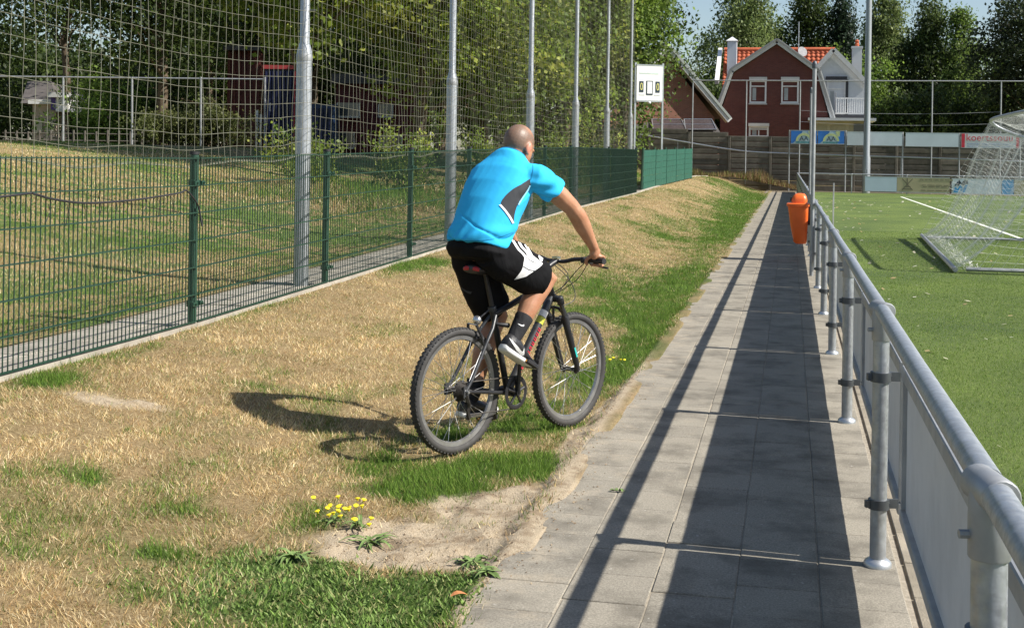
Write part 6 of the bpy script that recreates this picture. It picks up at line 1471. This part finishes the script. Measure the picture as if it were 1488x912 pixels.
# ================================================================== SMALL THINGS
YELF = M('yellow_petals', (.85, .68, .02), .6, var=.1); STEMG = M('flower_stem', (.14, .19, .06), .7, var=.2); BROWNL = M('brown_leaf', (.42, .17, .06), .7, var=.3, scale=40)
def leafstrip(q, base, yaw, L_, W_, arch):
    b_ = Vector(base); d = Vector((math.cos(yaw), math.sin(yaw), 0)); s_ = Vector((-d.y, d.x, 0)); n_ = 6; vs, fs = [], []
    for k in range(n_):
        t_ = k / (n_ - 1); wd = W_ * math.sin(math.pi * (.08 + .92 * t_) ** .8) * .5 + .0008; c = b_ + d * L_ * t_ + Vector((0, 0, arch * 4 * t_ * (1 - t_) * L_ + .004)); up = Vector((0, 0, wd * .4))
        vs += [c - s_ * wd + up, c, c + s_ * wd + up]
    for k in range(n_ - 1): fs += [(3 * k, 3 * k + 1, 3 * k + 4, 3 * k + 3), (3 * k + 1, 3 * k + 2, 3 * k + 5, 3 * k + 4)]
    q.add(vs, fs)
GLF = M('rosette_leaf', (.14, .21, .06), .6, var=.3, scale=30)
def rosette(e, c, n, L_, rr):
    for k in range(n):
        q = MB(); leafstrip(q, c + Vector((rr.uniform(-.02, .02), rr.uniform(-.02, .02), .0)), 2 * math.pi * k / n + rr.uniform(-.5, .5), L_ * rr.uniform(.45, 1.2), .015 * rr.uniform(.6, 1.3), rr.uniform(.03, .30)); q.build('leaf', GLF, e, True)
rr = random.Random(4)
def gz(x, y): return float(zv(np.array(x), np.array(y)))
def hawkbit(c, n, spr, hmin, hmax, lab, leaves=9):
    e = empty('flowering_weed', c, label=lab, cat='plant', group='yellow flowering weeds'); rosette(e, c, leaves, .10, rr)
    for k in range(n):
        a = rr.uniform(0, 6.28); rad_ = spr * math.sqrt(rr.random()); h_ = rr.uniform(hmin, hmax); tip = c + Vector((rad_ * math.cos(a), rad_ * math.sin(a), h_))
        q = MB(); q.tube(spline([c + Vector((rad_ * .2 * math.cos(a), rad_ * .2 * math.sin(a), 0)), c + Vector((rad_ * .7 * math.cos(a), rad_ * .7 * math.sin(a), h_ * .6)), tip], 3), .0012, 5); st_ = q.build('stem', STEMG, e)
        q = MB(); q.lathe(tip, [(.003, -.006), (.006, 0), (.0105, .004), (.0110, .006), (.007, .007), (.002, .008)], axis=(rr.uniform(-.3, .3), rr.uniform(-.5, .1), 1), n=12); q.build('flower_head', YELF, st_)
x, y = -1.87, 5.12; hawkbit(Vector((x, y, gz(x, y))), 13, .15, .03, .10, 'clump of yellow flowers on the dry verge beside the bare sand')
x, y = -1.74, 5.07; hawkbit(Vector((x, y, gz(x, y))), 10, .14, .03, .10, 'right half of the yellow flower clump at the sand\'s edge')
x, y = -1.27, 9.6; hawkbit(Vector((x, y, gz(x, y))), 5, .10, .03, .05, 'small yellow flowers by the path beyond the front wheel', 5)
for k, (x, y, n, L_, lb) in enumerate([(-1.64, 4.93, 20, .12, 'flat leaf rosette on the sand below the yellow flowers'), (-1.16, 4.73, 26, .08, 'leafy weed tuft on the sand by the path edge'), (-1.07, 4.55, 22, .07, 'small leafy weed hanging over the path edge'), (-1.85, 4.62, 28, .09, 'dark leafy weed at the corner of the green patch')]):
    e = empty('leafy_weed', (x, y, gz(x, y)), label=lb, cat='plant', group='leafy weeds near the sand'); rosette(e, Vector((x, y, gz(x, y))), n, L_, rr)
e = empty('leafy_weed', (-.755, 5.82, .0), label='tiny green weed growing in a joint of the tiled path', cat='plant'); rosette(e, Vector((-.755, 5.82, .0)), 8, .035, rr)
q = MB(); leafstrip(q, (-1.10, 4.17, gz(-1.10, 4.17) + .045), .5, .06, .03, .12); q.build('fallen_leaf', BROWNL, label='orange-brown fallen leaf at the lower edge of the path', cat='leaf')
q = MB(); leafstrip(q, (1.62, 8.9, .004), 1.0, .08, .05, .15); q.build('fallen_leaf', BROWNL, label='brown fallen leaf on the turf beyond the nearest railing posts', cat='leaf')
# pale bits of leaf litter on the turf and crumbs on the sand
r = np.random.default_rng(44); n = 420; x = 1.1 + 12 * r.random(n) ** 1.5; y = 6 + 50 * r.random(n); a = r.uniform(0, 6.28, n); sz = r.uniform(.012, .035, n) * (1 + y / 40)
P0 = np.stack([x, y, np.full(n, .004)], -1); d1 = np.stack([np.cos(a), np.sin(a), r.uniform(-.1, .4, n)], -1) * sz[:, None]; d2 = np.stack([-np.sin(a), np.cos(a), r.uniform(0, .4, n)], -1) * sz[:, None] * .6
V = np.stack([P0 - d1, P0 + d2, P0 + d1, P0 - d2], 1).reshape(-1, 3); cl = pick([(.55, .52, .38), (.45, .35, .18), (.62, .60, .50)], n, r)
o = link('leaf_litter', np_mesh('leaf_litter', V, np.arange(4 * n).reshape(-1, 4), col=np.repeat(cl, 4, 0)), GM); tag(o, label='pale scraps of leaf litter scattered on the artificial turf', cat='leaves', kind='stuff')
n = 4200; x = r.uniform(-1.95, -.85, n); y = r.uniform(4.3, 9, n); s = sand_map(x, y) + (x > -1.06) * .25 * (fbm(x * 4, y * 4, 5) > .5); k = r.random(n) < s; x, y = x[k], y[k]; n = len(x)
z = np.where(x < -1.03, zv(x, y), .001); a = r.uniform(0, 6.28, n); sz = r.uniform(.002, .008, n); P0 = np.stack([x, y, z + sz * .3], -1)
d1 = np.stack([np.cos(a), np.sin(a), r.uniform(-.3, .3, n)], -1) * sz[:, None]; d2 = np.stack([-np.sin(a), np.cos(a), r.uniform(-.5, .9, n)], -1) * sz[:, None] * .5; up = np.array([0, 0, 1.]) * sz[:, None] * .6
V = np.stack([P0 - d1, P0 + d2, P0 + d1, P0 - d2, P0 + up], 1).reshape(-1, 3); b5 = np.arange(n)[:, None] * 5
Fc = np.concatenate([b5 + np.array([[0, 1, 4]]), b5 + np.array([[1, 2, 4]]), b5 + np.array([[2, 3, 4]]), b5 + np.array([[3, 0, 4]])])
o = link('sand_crumbs', np_mesh('sand_crumbs', V, Fc, col=np.repeat(pick([(.42, .33, .22), (.30, .22, .14), (.38, .30, .20), (.20, .14, .09)], n, r), 5, 0)), GM); tag(o, label='crumbs of soil and straw on the bare sandy patch', cat='soil', kind='stuff')
